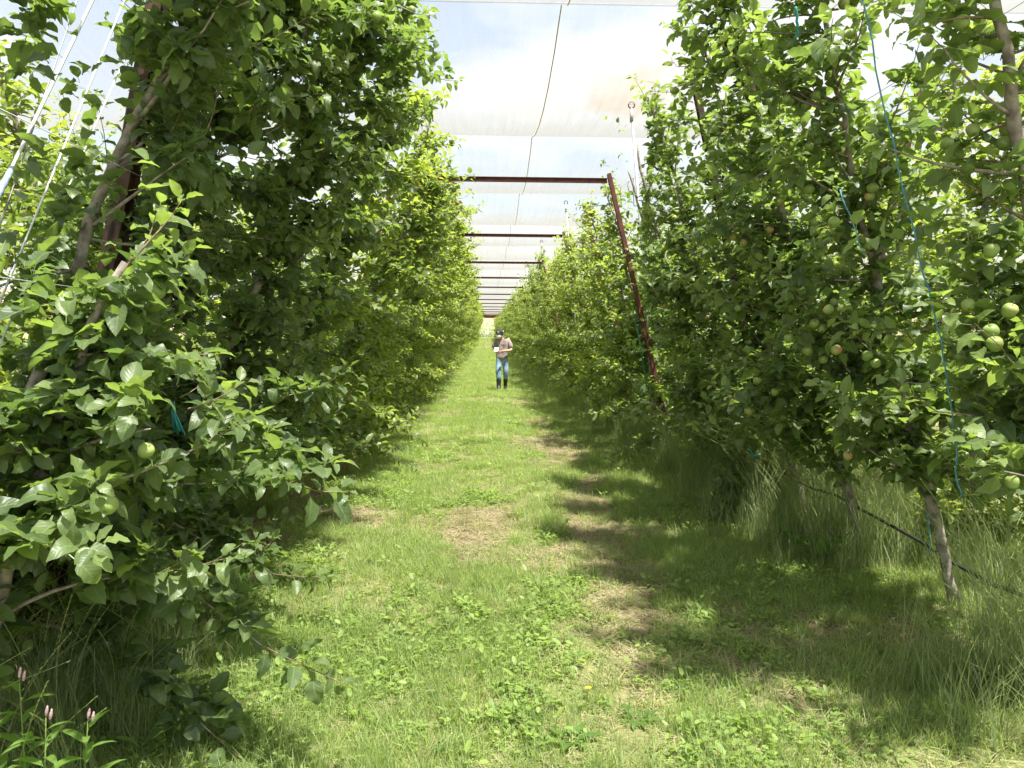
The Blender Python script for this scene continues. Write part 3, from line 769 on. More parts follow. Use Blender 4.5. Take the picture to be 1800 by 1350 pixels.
PL = [proto_tree(300 + i, LL, (3.85, 4.0, 4.1, 3.9, 3.7)[i], 1, 5, limbs=54, reach=1.12, low=0.18, lowreach=1.5, dense=1.15, taper=.3) for i in range(5)]
PR = [proto_tree(400 + i, RL, (3.4, 3.55, 3.75, 3.35, 3.5)[i], -1, 16, thin=.58, limbs=56, reach=1.2, low=0.3, lowreach=1.4, dense=1.2) for i in range(5)]
rg = np.random.default_rng(5)
ORD = 'first second third fourth fifth sixth seventh eighth ninth tenth eleventh twelfth thirteenth fourteenth fifteenth sixteenth seventeenth'.split()
def row(protos, x, y0, y1, step, far_step, name, group, marks):
    y, n, cnt = y0, 0, {}
    while y < y1:
        lab = None
        for lim, txt in marks:
            if y < lim: lab = txt; break
        if y < 22.3:
            cnt[lab] = cnt.get(lab, 0) + 1; lab = ORD[cnt[lab] - 1] + ' ' + lab
        place(protos, x, y, lab, group, rg, sy=1.0 if y < 40 else 1.35)
        y += (step if y < 40 else far_step) * rg.uniform(.93, 1.07); n += 1
row(PL, LX, 7.7, 141, 1.08, 1.6, '', 'apple trees of the row by the guy ropes',
    [(10.3, 'apple tree short of the first crossbar in the leafy row by the guy ropes'), (16.3, 'sunlit apple tree between first and second crossbar in the row by the guy ropes'),
     (22.3, 'sunlit apple tree between second and third crossbar in the row by the guy ropes'), (40, 'yellow green apple tree past the walking person in the row by the guy ropes'),
     (999, 'small distant apple tree near the far end of the row by the guy ropes')])
row(PR, RX, 10.75, 141, 1.08, 1.6, '', 'apple trees of the row by the blue twine',
    [(16.3, 'apple tree between first and second crossbar post in the twine row'),
     (22.3, 'apple tree between second and third crossbar post in the twine row'), (40, 'yellow green apple tree past the walking person in the twine row'),
     (999, 'small distant apple tree near the far end of the twine row')])
# the outer arms of both rows, and one more row on each side, seen through the gaps
def spread(protos, x, ys, label, group):
    for i, y in enumerate(ys): place(protos, x, y, ORD[min(i, 16)] + ' ' + label, group, rg)
spread(PR, LX - 0.55, np.arange(2.6, 19, 1.15), 'bright apple tree leaning away from the lane behind the guy rope row', 'outward leaning trees behind the guy ropes')
spread(PL, RX + 0.55, np.arange(4.0, 22, 1.2), 'apple tree leaning away from the lane behind the blue twine row', 'outward leaning trees behind the twine')
spread(PL, LX - 5.0, np.arange(4.5, 16, 1.3), 'apple tree of the next row, glimpsed beyond the guy rope row', 'trees of the next row beyond the ropes')
spread(PR, RX + 5.1, np.arange(7, 22, 1.25), 'apple tree of the next row, glimpsed beyond the blue twine row', 'trees of the next row beyond the twine')
for p in PL + PR:
    for k in ('fresh', 'taken'):
        if k in p: del p[k]

# ------------------------------------------------------------------ trellis frames: two leaning posts and a crossbar
def post_mesh(H, dark, w=0.033, fl=0.026):
    """perforated steel channel along +Z: two flanges and a web with a column of holes"""
    b = Buf()
    t = 0.004
    b.box((-w, -fl, 0), (-w + t, fl, H)); b.box((w - t, -fl, 0), (w, fl, H))
    h = 0.007
    for s in (-1, 1):
        lo, hi = sorted((s * h, s * (w - t)))
        b.box((lo, -t / 2, 0), (hi, t / 2, H))
    z = 0.0
    while z < H:
        b.box((-h, -t / 2, z), (h, t / 2, min(z + 0.088, H))); z += 0.106
    # lips of the channel
    for s in (-1, 1):
        lo, hi = sorted((s * (w - t), s * (w - 0.016)))
        b.box((lo, fl - t, 0.0), (hi, fl, H - .001))
    return b.mesh('post', M['rustdark'] if dark else M['rust'], smooth=False)
PH = 3.74
POST_E, POST_D, POST_R = post_mesh(PH * 1.06, True, .058, .04), post_mesh(PH * 1.06, True), post_mesh(PH * 1.06, False)
def lean_to(o, foot, top):
    v = Vector(top) - Vector(foot)
    o.location = foot
    o.rotation_euler = v.to_track_quat('Z', 'Y').to_euler()
    o.scale = (1, 1, v.length / (PH * 1.06))
def bar_mesh(L):
    b = Buf()
    b.box((0, -.032, -.030), (L, .032, -.024)); b.box((0, -.032, .024), (L, .032, .030)); b.box((0, -.003, -.024), (L, .003, .024))
    return b.mesh('crossbar', M['rust'], smooth=False)
LP0, LP1 = -2.36, -1.20
RP0, RP1 = 2.62, 1.64
BAR = bar_mesh(RP1 - LP1 - 0.02)
ords = ['nearest', 'first', 'second', 'third', 'fourth', 'fifth', 'sixth', 'seventh', 'eighth', 'ninth', 'tenth']
fy = [4.15] + [10.4 + 6.03 * i for i in range(22)]
for i, y in enumerate(fy):
    z0 = float(gz(0, y))
    root = empty('crossbar_trellis', (0, y, z0))
    if i == 0: lab = 'dark perforated steel post standing in thick leaves, held by the white guy ropes'
    elif i <= 10: lab = f'rust red trellis frame with crossbar over the lane, {ords[i]} one visible from the front'
    else: lab = 'tiny distant rust red trellis frame over the far end of the lane'
    tag(root, lab, 'trellis', 'trellis frames over the lane')
    a = link('post', POST_E if i == 0 else POST_R, root); lean_to(a, (LP0 - (.04 if i == 0 else 0), 0, -0.15), (LP1 - (.40 if i == 0 else 0), 0, PH))
    if i == 0: continue
    c = link('post', POST_R, root); lean_to(c, (RP0, 0, -0.15), (RP1, 0, PH + .03))
    bar = link('crossbar', BAR, root); bar.location = (LP1 + 0.01, 0.07, PH - 0.05); 
# posts of the twine row without a crossbar, and the outward leaning posts
extra = [(2.72, 6.85, 1.82, 'dark steel post leaning over the lane with its foot in tall grass', True), (2.62, 13.2, 1.66, 'rust red post leaning inward between first and second crossbar post', False),
         (3.05, 6.85, 3.85, 'rust red post leaning away from the lane behind the blue twine', False), (3.15, 10.6, 4.1, 'rust red post leaning away from the lane beside the grey pipe', False)]
for x0, y, x1, lab, dark in extra:
    o = tag(link('trellis_post', POST_D if dark or (x0, y) == (3.05, 6.85) else POST_R), lab, 'post', 'single trellis posts')
    g = float(gz(x0, y)); lean_to(o, (x0, y, g - .15), (x1, y, g + PH))

# ------------------------------------------------------------------ shade net overhead
NZ, SAG, SPAN = 5.0, 0.30, 5.29
def build_net():
    y0s = [8.13 - 2 * SPAN + SPAN * i for i in range(29)]
    root = tag(empty('shade_net', (0, 8, NZ)), 'cream woven shade net stretched in sagging bays over the whole lane', 'net')
    base = Vector((0, 8, NZ))
    for k in range(len(y0s) - 1):
        ya, yb = y0s[k], y0s[k + 1]
        nx, ny = 60, 36
        xs = np.linspace(-26, 26, nx); u = np.linspace(0, 1, ny)
        X, U = np.meshgrid(xs, u, indexing='ij')
        Y = ya + (yb - ya) * U
        zr = 0.9 * ss(70, 150, Y)
        ripple = 0.05 * (fbm(X * 0.35 + 7 * k, U * 1.5, 60 + k, 1) - .5) + 0.012 * (fbm(X * 2.2, U * 0.8, 90 + k, 2) - .5)
        Z = zr - SAG * 4 * U * (1 - U) * (1 + .25 * (fbm(X * .2 + 3 * k, X * 0 + k, 77, 2) - .5)) + ripple * 4 * U * (1 - U)
        P = np.stack([X, Y - 8, Z], -1)
        i, j = np.meshgrid(np.arange(nx - 1), np.arange(ny - 1), indexing='ij')
        q = np.stack([i * ny + j, (i + 1) * ny + j, (i + 1) * ny + j + 1, i * ny + j + 1], -1).reshape(-1, 4)
        b = Buf(); b.add(P, quads=q)
        pan = link('net_panel', b.mesh('net_panel', M['netstain'] if k == 2 else M['net']), root)
        # laced seam down the middle of the bay
        xc = 0.80 + 0.02 * math.sin(k * 2.1) + 0.035 * (u if isinstance(u, float) else 0)
        ci = np.interp(xc, xs, np.arange(nx)); i0 = int(ci); f_ = ci - i0
        zl = Z[i0] * (1 - f_) + Z[i0 + 1] * f_
        uu = np.linspace(0, 1, 90)
        pts = np.stack([xc + 0.03 * (uu - .5) + 0.001 * np.sin(uu * 37 + k), ya + (yb - ya) * uu - 8, np.interp(uu, u, zl) - 0.012], -1)
        b = Buf(); b.tube(pts, 0.0075, 5)
        link('seam', b.mesh('seam', M['lacing']), pan)
        # the cable that carries the edge of this bay
        b = Buf(); b.tube([(-26, yb, float(0.9 * ss(70, 150, np.array(yb)))), (0, yb, float(0.9 * ss(70, 150, np.array(yb)))), (26, yb, float(0.9 * ss(70, 150, np.array(yb))))], 0.006, 5)
        o = link('net_cable', b.mesh('net_cable', M['wire']), None, (0, 0, NZ + .008))
        n = k - 1
        lab = ('steel cable carrying the net bay edge, closest to the top of the view' if n == 0 else
               f'steel cable carrying a net bay edge, {ords[min(n, 10)]} beyond the closest one' if 1 <= n <= 8 else 'thin distant cable carrying the edge of the net')
        tag(o, lab, 'cable', 'cables under the net bays')
build_net()

# grey pipes that hold the net up, each with a ring at the top
def pipe(y, x_top, z_top, label):
    b = Buf(); root = tag(empty('net_pole', (x_top + .42, y, float(gz(2.4, y)))), label, 'pole', 'grey pipes holding the net')
    b.tube([(0, 0, -.1), (-.21, 0, z_top / 2), (-.42, 0, z_top)], 0.019, 8); link('pipe', b.mesh('pipe', M['steel']), root)
    b = Buf(); b.tube([(-.415, 0, z_top - .18), (-.42, 0, z_top - .02)], 0.026, 8); link('collar', b.mesh('collar', M['steel']), root)
    a = np.linspace(0, 2 * math.pi, 17)
    b = Buf(); b.tube(np.stack([-.42 + .042 * np.cos(a), 0 * a, z_top + .045 + .042 * np.sin(a)], -1), 0.009, 5, cap=False); link('ring', b.mesh('ring', M['rustdark']), root)
for i, (y, x) in enumerate([(10.5, 1.95), (18.1, 1.86), (25.6, 1.84), (32.6, 1.70), (39.5, 1.65)]):
    pipe(y, x, 4.55, ['grey steel pipe with ring at its top beside the first crossbar post', 'grey steel pipe rising behind the second crossbar post', 'slim grey pipe rising between second and third crossbar',
                      'thin pale pipe rising beyond the third crossbar', 'thin pale pipe, farthest of those standing in the twine row'][i])
# hanging hooks on a wire between first crossbar post and the grey pipe
root = tag(empty('hook_wire', (0, 10.45, 0)), 'sagging wire with hanging hooks between crossbar post and grey pipe', 'wire')
b = Buf(); b.tube([(1.64, 0, 3.55), (1.78, 0, 3.58), (1.92, 0.02, 3.66), (2.10, .04, 3.80), (2.5, .05, 3.9)], 0.004, 5); link('wire', b.mesh('wire', M['wire']), root)
for x, z, L in ((1.80, 3.58, .26), (1.90, 3.66, .12), (1.97, 3.70, .36), (2.10, 3.78, .22), (2.22, 3.83, .4)):
    b = Buf(); b.tube([(x, .02, z + .03), (x + .02, .02, z + .01), (x + .01, .02, z - .05), (x + .03, .02, z - L)], 0.005, 5); link('hook', b.mesh('hook', M['wire']), root)

# ------------------------------------------------------------------ wires, twine, ropes, hose
for side, X0, LN, nm in ((1, LX, LL * .9, 'guy rope row'), (-1, RX, RL, 'blue twine row')):
    for i, h in enumerate((0.75, 1.25, 1.72, 2.2, 2.7, 3.2)):
        b = Buf(); y = np.array([2.2, 4.25, 10.4, 16.4, 30, 60, 100, 140])
        b.tube(np.stack([X0 + LN * h + 0 * y, y, h + gz(X0, y)], -1), 0.0016, 4)
        tag(link('trellis_wire', b.mesh('trellis_wire', M['wire'])), f'thin trellis wire running along the {nm}, {["lowest", "second lowest", "third lowest", "third highest", "second highest", "highest"][i]} of its six', 'wire', 'trellis wires along the rows')

def arm_pt(px, py, off=0.12):
    """point on the lane side of the right arm seen at a pixel of the photograph"""
    d = (RX - off + RL * CAM_H) / (((px - VX) - RL * (VY - py)) / F)
    return at_depth(px, py, d)
def twine(px, r, m, label, name='twine', off=0.12):
    pts = [arm_pt(x, y, off) for x, y in px]
    # subdivide with a little slack
    out = []
    for a, c in zip(pts[:-1], pts[1:]):
        for t in np.linspace(0, 1, 5)[:-1]: out.append(a + (c - a) * t + np.array((random.gauss(0, .003), random.gauss(0, .004), 0)))
    out.append(pts[-1])
    b = Buf(); b.tube(out, r, 6)
    return tag(link(name, b.mesh(name, m)), label, 'twine', 'twine along the trellis')
twine([(1497, -20), (1545, 170), (1590, 330), (1632, 480), (1661, 570), (1682, 660), (1700, 750), (1706, 830), (1718, 880)], 0.0036, M['blue'], 'long blue twine running down the right row and knotted at two wires', off=.2)
twine([(1388, 20), (1392, 50), (1387, 75)], 0.007, M['teal'], 'short frayed teal twine hanging at the top of the dark tree', off=.2)
twine([(1476, 330), (1500, 390), (1520, 440)], 0.0035, M['blue'], 'short pale blue twine beside a bare trunk', off=.2)
twine([(1112, 540), (1128, 610), (1140, 690)], 0.008, M['teal'], 'teal twine hanging along the first crossbar post', off=.3)
twine([(1328, 790), (1334, 805), (1345, 800)], 0.008, M['teal'], 'knot of teal twine on a low branch', off=.3)
twine([(1655, 905), (1662, 950), (1664, 980)], 0.004, M['blue'], 'blue twine tied round the foot of a trunk', off=.05)

def rope(name, pts, r, m, label, parts=()):
    root = tag(empty(name, pts[0]), label, 'rope', 'white guy ropes of the dark steel post')
    b = Buf(); p = np.array(pts) - np.array(pts[0])
    b.tube(p, r, 7); link('cord', b.mesh('cord', m), root)
    for q, rr, mm, nm in parts:
        b = Buf(); b.tube(np.array(q) - np.array(pts[0]), rr, 8); link(nm, b.mesh(nm, mm), root)
def line_pts(a, da, c, dc, n=9):
    A, B = at_depth(*a, da), at_depth(*c, dc)
    return [A + (B - A) * t for t in np.linspace(0, 1, n)]
r1 = line_pts((258, -95), 4.1, (-430, 1250), 2.55)
rope('guy_rope', r1, 0.0075, M['rope'], 'thickest white guy rope with a blue splice, leftmost of the ropes',
     [(line_pts((52, 310), 3.45, (8, 388), 3.32, 12), np.array([.009, .012, .014, .013, .015, .013, .015, .014, .016, .014, .012, .009]), M['splice'], 'splice')])
rope('guy_rope', line_pts((298, -88), 4.1, (-300, 1270), 2.6), 0.0045, M['rope'], 'thin white guy rope crossing the thick trunk leaves, rightmost at the top')
rope('guy_rope', line_pts((246, 120), 4.05, (-270, 1240), 2.65), 0.0036, M['rope'], 'thinnest white guy rope, tied lower on the dark post')
rope('guy_rope', line_pts((190, -30), 4.0, (-200, 1020), 2.75), 0.003, M['wire'], 'grey wire stay twisted beside the thick white rope')
# teal tassel in the left row
root = tag(empty('tassel', at_depth(312, 715, 3.7)), 'frayed teal twine tassel hanging among dark leaves', 'tassel')
for i in range(9):
    b = Buf(); dx = random.gauss(0, .012)
    b.tube([(0, 0, .02), (dx * .4, -.01, -.03), (dx + .01, -.01 + random.gauss(0, .008), -.075), (dx * 1.7 + .02, random.gauss(0, .01), -.125 + random.gauss(0, .012))], 0.004, 4); link('strand', b.mesh('strand', M['teal']), root)
# drip hose along the foot of the twine row
y = np.arange(2.4, 60, 0.35)
b = Buf(); b.tube(np.stack([RX - .05 + .03 * np.sin(y * 1.7), y, gz(RX, y) + 0.30 + 0.05 * np.sin(y * 1.1 + .4) + .02 * np.sin(y * 2.7)], -1), 0.0105, 7)
tag(link('drip_hose', b.mesh('drip_hose', M['hose'])), 'black drip irrigation hose slung along the trunks of the twine row', 'hose')
# white sprinkler risers
for px, d, lab in ((1253, 9.4, 'short white riser pipe standing in tall grass under the twine row'),):
    p = at_depth(px, 830, d)
    b = Buf(); b.tube([(-0.015, 0, .34), (0, 0, .12), (0.03, 0, -.1)], 0.012, 8)
    tag(link('riser_pipe', b.mesh('riser_pipe', M['white']), None, (p[0], d, float(gz(p[0], d)) + .05)), lab, 'pipe')

# ------------------------------------------------------------------ grass and weeds (stuff)
def blades(buf, n, hmin, hmax, wmin, wmax, spread, lean, seg=3, dry=0.1, droop=1.0):
    for i in range(n):
        a = random.uniform(0, 6.28); r = spread * math.sqrt(random.random())
        p = np.array((math.cos(a) * r, math.sin(a) * r, -0.01))
        h = random.uniform(hmin, hmax); w = random.uniform(wmin, wmax)
        b_ = random.uniform(0, 6.28); ld = np.array((math.cos(b_), math.sin(b_), 0)); side = np.array((-ld[1], ld[0], 0))
        if random.random() < .5: side = np.array((math.cos(a * 7), math.sin(a * 7), 0))
        ln = random.uniform(.1, 1) * lean
        v, at = [], []
        ti = random.uniform(.1, .8) if random.random() > dry else random.uniform(.9, 1.0)
        for k in range(seg + 1):
            t = k / seg
            q = p + np.array((0, 0, h * (t - 0.25 * droop * ln * t * t))) + ld * h * ln * t ** 1.8
            ww = w * (1 - t) ** .6 * .5
            if k < seg: v += [q - side * ww, q + side * ww]; at += [(ti, 1, t)] * 2
            else: v.append(q); at.append((ti, 1, t))
        qd = [(2 * k, 2 * k + 1, 2 * k + 3, 2 * k + 2) for k in range(seg - 1)]
        buf.add(v, tris=[(2 * seg - 2, 2 * seg - 1, 2 * seg)], quads=qd, attr=at)

def seedhead(buf, h, bend):
    b_ = random.uniform(0, 6.28); ld = np.array((math.cos(b_), math.sin(b_), 0))
    t = np.linspace(0, 1, 9)[:, None]
    pts = np.array((0, 0, 1.0)) * h * (t - .3 * bend * t ** 2) + ld * h * bend * t ** 2.2
    ti = random.uniform(.6, 1)
    buf.tube(pts, 0.0011, 3, attr=np.full((27, 3), ti), cap=False)
    for k in range(9):
        q = pts[-1] + (pts[-2] - pts[-1]) * (k * .28)
        for s in (-1, 1):
            tg = pts[-1] - pts[-2]; tg = tg / np.linalg.norm(tg)
            d = np.array((-ld[1], ld[0], 0)) * s * .003 + tg * .016
            buf.add([q, q + d * .6 + ld * .002, q + d, q + d * .5 - ld * .002], tris=[(0, 1, 2), (0, 2, 3)], attr=np.full((4, 3), .95))

def round_leaf(buf, c, ax, nr, size, ti, n=7, el=1.0):
    Rm = frames(np.array(ax)[None], np.array(nr)[None])[0]
    a = np.linspace(0, 2 * math.pi, n, endpoint=False)
    v = np.stack([np.sin(a) * .42, (.5 - .5 * np.cos(a)) * el, .10 * np.abs(np.sin(a)) - .12 * (.5 - .5 * np.cos(a)) ** 2], -1)
    v = np.concatenate([v, [(0, .5 * el, 0.0)]])
    buf.add(v @ Rm.T * size + c, tris=[(i, (i + 1) % n, n) for i in range(n)], attr=[(ti, 1, .5)] * n + [(ti, 0, .5)])

def weed_clump(buf, n, rad_, hmax, smin, smax, trefoil=True):
    for i in range(n):
        a = random.uniform(0, 6.28); r = rad_ * math.sqrt(random.random())
        h = random.uniform(.25, 1) * hmax
        c = np.array((math.cos(a) * r, math.sin(a) * r, h)); ti = random.uniform(.15, 1)
        sz = random.uniform(smin, smax); tilt = np.random.normal(0, .25, 3) + np.array((0, 0, 1))
        buf.tube([(c[0] * .6, c[1] * .6, -.005), c], 0.0009, 3, attr=np.full((6, 3), .5), cap=False)
        if trefoil:
            a0 = random.uniform(0, 6.28)
            for k in range(3):
                round_leaf(buf, c, (math.cos(a0 + k * 2.094), math.sin(a0 + k * 2.094), random.gauss(.1, .15)), tilt, sz, ti, 6)
        else:
            round_leaf(buf, c, (math.cos(a), math.sin(a), random.gauss(.15, .3)), tilt, sz, ti, 6, random.uniform(1.2, 2.0))

def source(name, kinds, material):
    col = bpy.data.collections.new(name)
    for i, fn in enumerate(kinds):
        b = Buf(); random.seed(900 + i + len(name)); np.random.seed(900 + i); fn(b)
        o = bpy.data.objects.new(f'{name}_{i:02d}', b.mesh(name, material, attr='leaf')); col.objects.link(o)
    return col

def scatter(name, col, pts, rot, scl, idx):
    me = bpy.data.meshes.new(name); n = len(pts)
    me.vertices.add(n); me.vertices.foreach_set('co', pts.astype(np.float32).ravel())
    for nm, ty, key, arr in (('rot', 'FLOAT_VECTOR', 'vector', rot), ('scl', 'FLOAT', 'value', scl), ('idx', 'INT', 'value', idx)):
        a = me.attributes.new(nm, ty, 'POINT'); a.data.foreach_set(key, (arr.astype(np.int32) if ty == 'INT' else arr.astype(np.float32)).ravel())
    o = link(name, me); o['kind'] = 'stuff'
    ng = bpy.data.node_groups.new(name, 'GeometryNodeTree')
    ng.interface.new_socket('Geometry', in_out='INPUT', socket_type='NodeSocketGeometry'); ng.interface.new_socket('Geometry', in_out='OUTPUT', socket_type='NodeSocketGeometry')
    N, L = ng.nodes, ng.links
    gi, go = N.new('NodeGroupInput'), N.new('NodeGroupOutput')
    ip = N.new('GeometryNodeInstanceOnPoints'); ci = N.new('GeometryNodeCollectionInfo')
    ci.inputs['Collection'].default_value = col; ci.inputs['Separate Children'].default_value = True; ci.inputs['Reset Children'].default_value = True
    def attr(nm, ty):
        a = N.new('GeometryNodeInputNamedAttribute'); a.data_type = ty; a.inputs['Name'].default_value = nm; return a.outputs['Attribute']
    e2r = N.new('FunctionNodeEulerToRotation')
    L.new(attr('rot', 'FLOAT_VECTOR'), e2r.inputs[0])
    L.new(gi.outputs[0], ip.inputs['Points']); L.new(ci.outputs[0], ip.inputs['Instance']); ip.inputs['Pick Instance'].default_value = True
    L.new(attr('idx', 'INT'), ip.inputs['Instance Index']); L.new(e2r.outputs[0], ip.inputs['Rotation']); L.new(attr('scl', 'FLOAT'), ip.inputs['Scale'])
    L.new(ip.outputs[0], go.inputs[0])
    md = o.modifiers.new('scatter', 'NODES'); md.node_group = ng
    return o

def sample(per_m2, x0, x1, y0, y1, prob, rg):
    n = int(per_m2 * (x1 - x0) * (y1 - y0))
    x = rg.uniform(x0, x1, n); y = rg.uniform(y0, y1, n)
    px = VX + F * x / y
    keep = (rg.random(n) < prob(x, y)) & (px > -250) & (px < 2050)
    return x[keep], y[keep]

def mk(parts, rg, nk, smin=.75, smax=1.3):
    x = np.concatenate([p[0] for p in parts]); y = np.concatenate([p[1] for p in parts])
    sc = np.concatenate([np.full(len(p[0]), p[2]) for p in parts]) * rg.uniform(smin, smax, len(x))
    pts = np.stack([x, y, gz(x, y)], -1)
    rot = np.stack([rg.normal(0, .12, len(x)), rg.normal(0, .12, len(x)), rg.uniform(0, 6.28, len(x))], -1)
    return pts, rot, sc, rg.integers(0, nk, len(x))

g5 = np.random.default_rng(11)
lushness = lambda x, y: ss(.38, .62, fbm(x * 1.6, y * 1.3, 51, 3))
COL_G = source('grass_tuft', [lambda b, i=i: blades(b, 18, .02, .055 + .012 * i, .0022, .0042, .055, .9, 3, dry=.10 + .09 * i) for i in range(6)], M['grass'])
pr = lambda x, y: np.clip(.18 + .85 * cover(x, y), 0, 1) * (.26 + .74 * lushness(x, y))
parts = []
for (dn, x0, x1, y0, y1, s) in ((950, -3.6, 4.6, 2.3, 6, 1.0), (620, -3.4, 4.6, 6, 10, 1.15), (330, -3.6, 6.5, 10, 18, 1.35), (120, -3.0, 4, 18, 34, 1.7), (30, -3, 3.4, 34, 80, 2.3), (10, -3, 3.4, 80, 150, 3.2), (90, 4.6, 9, 3.2, 14, 1.6), (60, -9, -3.4, 3, 12, 1.6)):
    x, y = sample(dn, x0, x1, y0, y1, pr, g5); parts.append((x, y, s))
scatter('grass', COL_G, *mk(parts, g5, 6))
# tall grass at the feet of the rows, thick on the twine side
COL_T = source('tall_grass_tuft', [lambda b, i=i: (blades(b, 36, .12, .32 + .07 * i, .0022, .0042, .07, .8, 4, dry=.15), [seedhead(b, random.uniform(.45, .75), random.uniform(.2, .8)) for _ in range(2 * i)]) for i in range(4)], M['tall'])
tallp = lambda x, y: np.clip(1.25 * np.exp(-((x - 2.75 + .25 * (y < 6)) / .62) ** 2) * ss(.26, .5, fbm(x * .9, y * .8, 71, 3)) + .6 * np.exp(-((x + 2.85) / .5) ** 2) + .9 * np.exp(-((x + 1.8) / .5) ** 2) * (1 - ss(3.6, 4.6, y)), 0, 1)
parts = []
for (dn, x0, x1, y0, y1, s) in ((120, 1.9, 4.2, 2.4, 8, 1.25), (80, 1.7, 4.0, 8, 16, 1.1), (22, 1.8, 3.6, 16, 40, 1.3), (70, -3.8, -1.1, 2.2, 9, .95), (22, -3.6, -2, 9, 25, 1.0)):
    x, y = sample(dn, x0, x1, y0, y1, tallp, g5); parts.append((x, y, s))
scatter('tall_grass', COL_T, *mk(parts, g5, 4))
# medium soft grass patches in the lane
COL_M = source('meadow_tuft', [lambda b, i=i: blades(b, 26, .05, .12 + .02 * i, .0018, .0034, .06, .75, 3, dry=.10 + .08 * i) for i in range(4)], M['grass'])
medp = lambda x, y: ss(.50, .66, fbm(x * .95 + 4, y * .7, 81, 3)) * np.clip(cover(x, y) + .2, 0, 1) * (.35 + .65 * ss(.8, 1.8, np.abs(x + .1)))
parts = []
for (dn, x0, x1, y0, y1, s) in ((230, -2.4, 2.9, 2.3, 6, 1.0), (150, -2.4, 2.9, 6, 12, 1.05), (60, -2.3, 2.8, 12, 28, 1.2), (18, -2.3, 2.8, 28, 60, 1.4)):
    x, y = sample(dn, x0, x1, y0, y1, medp, g5); parts.append((x, y, s))
scatter('meadow_grass', COL_M, *mk(parts, g5, 4))
# clover and small broad leaved weeds
COL_W = source('weed_clump', [lambda b, i=i: weed_clump(b, 20, .075, .028 + .008 * i, .008, .014, True) for i in range(3)] + [lambda b, i=i: weed_clump(b, 12, .06, .035 + .012 * i, .012, .026, False) for i in range(3)], M['weed'])
weedp = lambda x, y: (.10 + .75 * ss(.50, .66, fbm(x * 1.5 + 9, y * 1.3, 91, 4))) * np.clip(cover(x, y) * 1.1, .05, 1) * np.exp(-(np.clip(np.abs(x) - 2.2, 0, 9) / .4) ** 2)
parts = []
for (dn, x0, x1, y0, y1, s) in ((230, -2.5, 2.6, 2.3, 6, 1.0), (150, -2.4, 2.6, 6, 11, 1.1), (70, -2.2, 2.5, 11, 24, 1.3), (18, -2.2, 2.5, 24, 50, 1.8)):
    x, y = sample(dn, x0, x1, y0, y1, weedp, g5); parts.append((x, y, s))
scatter('clover', COL_W, *mk(parts, g5, 6))
# dry straw lying on the bare patches
def straw(b):
    for i in range(12):
        a = random.uniform(0, 6.28); c = np.array((random.gauss(0, .05), random.gauss(0, .05), random.uniform(.002, .014)))
        d = np.array((math.cos(a), math.sin(a), random.gauss(0, .12))) * random.uniform(.02, .06); s = np.array((-d[1], d[0], 0)); s = s / np.linalg.norm(s) * random.uniform(.0009, .0018)
        ti = random.uniform(0, 1)
        b.add([c - d - s, c - d + s, c + d + s, c + d - s], quads=[(0, 1, 2, 3)], attr=[(ti, 1, 0)] * 4)
COL_S = source('straw_litter', [straw] * 4, M['straw'])
strp = lambda x, y: np.clip(1.15 - cover(x, y), .25, 1)
parts = []
for (dn, x0, x1, y0, y1, s) in ((330, -2.6, 3.2, 2.3, 6, 1.0), (220, -2.4, 2.8, 6, 11, 1.1), (50, -2.2, 2.6, 11, 20, 1.5)):
    x, y = sample(dn, x0, x1, y0, y1, strp, g5); parts.append((x, y, s))
scatter('straw', COL_S, *mk(parts, g5, 4))

# ------------------------------------------------------------------ single plants
DOCK = [leaf_shape(8, b, .25, .3, width=.17, pet=.25, seed=50 + i) for i, b in enumerate((.6, 1.1, .2))]
DOCKM = []
for i, (V, T, A) in enumerate(DOCK * 2):
    b = Buf(); b.add(V, tris=T, attr=np.concatenate([np.full((len(V), 1), .2 + .13 * i), A], 1)); DOCKM.append(b.mesh('leaf', M['dock'], attr='leaf'))
def rosette_plant(name, x, y, n, size, up, label, group=None, cat='plant'):
    root = tag(empty(name, (x, y, float(gz(x, y)))), label, cat, group)
    a0 = random.uniform(0, 6.28)
    for i in range(n):
        a = a0 + i * 2.4; ax = np.array((math.cos(a), math.sin(a), up * random.uniform(.5, 1.5)))[None]; nr = np.array((-math.cos(a) * .3, -math.sin(a) * .3, 1.0))[None]
        o = link('leaf', DOCKM[i % len(DOCKM)], root)
        s = size * random.uniform(.6, 1.1)
        mm = Matrix(frames(ax, nr)[0].tolist()).to_4x4() @ Matrix.Scale(s, 4); o.matrix_basis = mm
for px, py, n, sz, up, lab in (
        (1462, 1012, 9, .26, 1.3, 'broad leaved dock plant standing in the tall grass below the twine row'),
        (1420, 985, 7, .24, 1.2, 'dock plant half hidden behind another dock below the twine row'),
        (405, 1075, 7, .26, .8, 'broad leaved dock with pale upright leaves beside the drooping branches'),
        (445, 1085, 5, .17, .4, 'small flat dock with one round pale leaf at the edge of the bare soil'),
        (905, 1285, 9, .12, .5, 'low weed rosette with toothed leaves in front of the lane, middle one of three'),
        (1010, 1330, 10, .11, .45, 'low leafy weed rosette at the bottom edge beside the clover'),
        (790, 1330, 8, .09, .5, 'low leafy weed rosette at the bottom edge nearest the smartweed'),
        (1130, 1290, 8, .10, .4, 'low leafy weed rosette near the yellow dandelion')):
    x, y = at_ground(px, py); rosette_plant('dock_plant', x, y, n, sz, up, lab, 'leafy ground weeds')

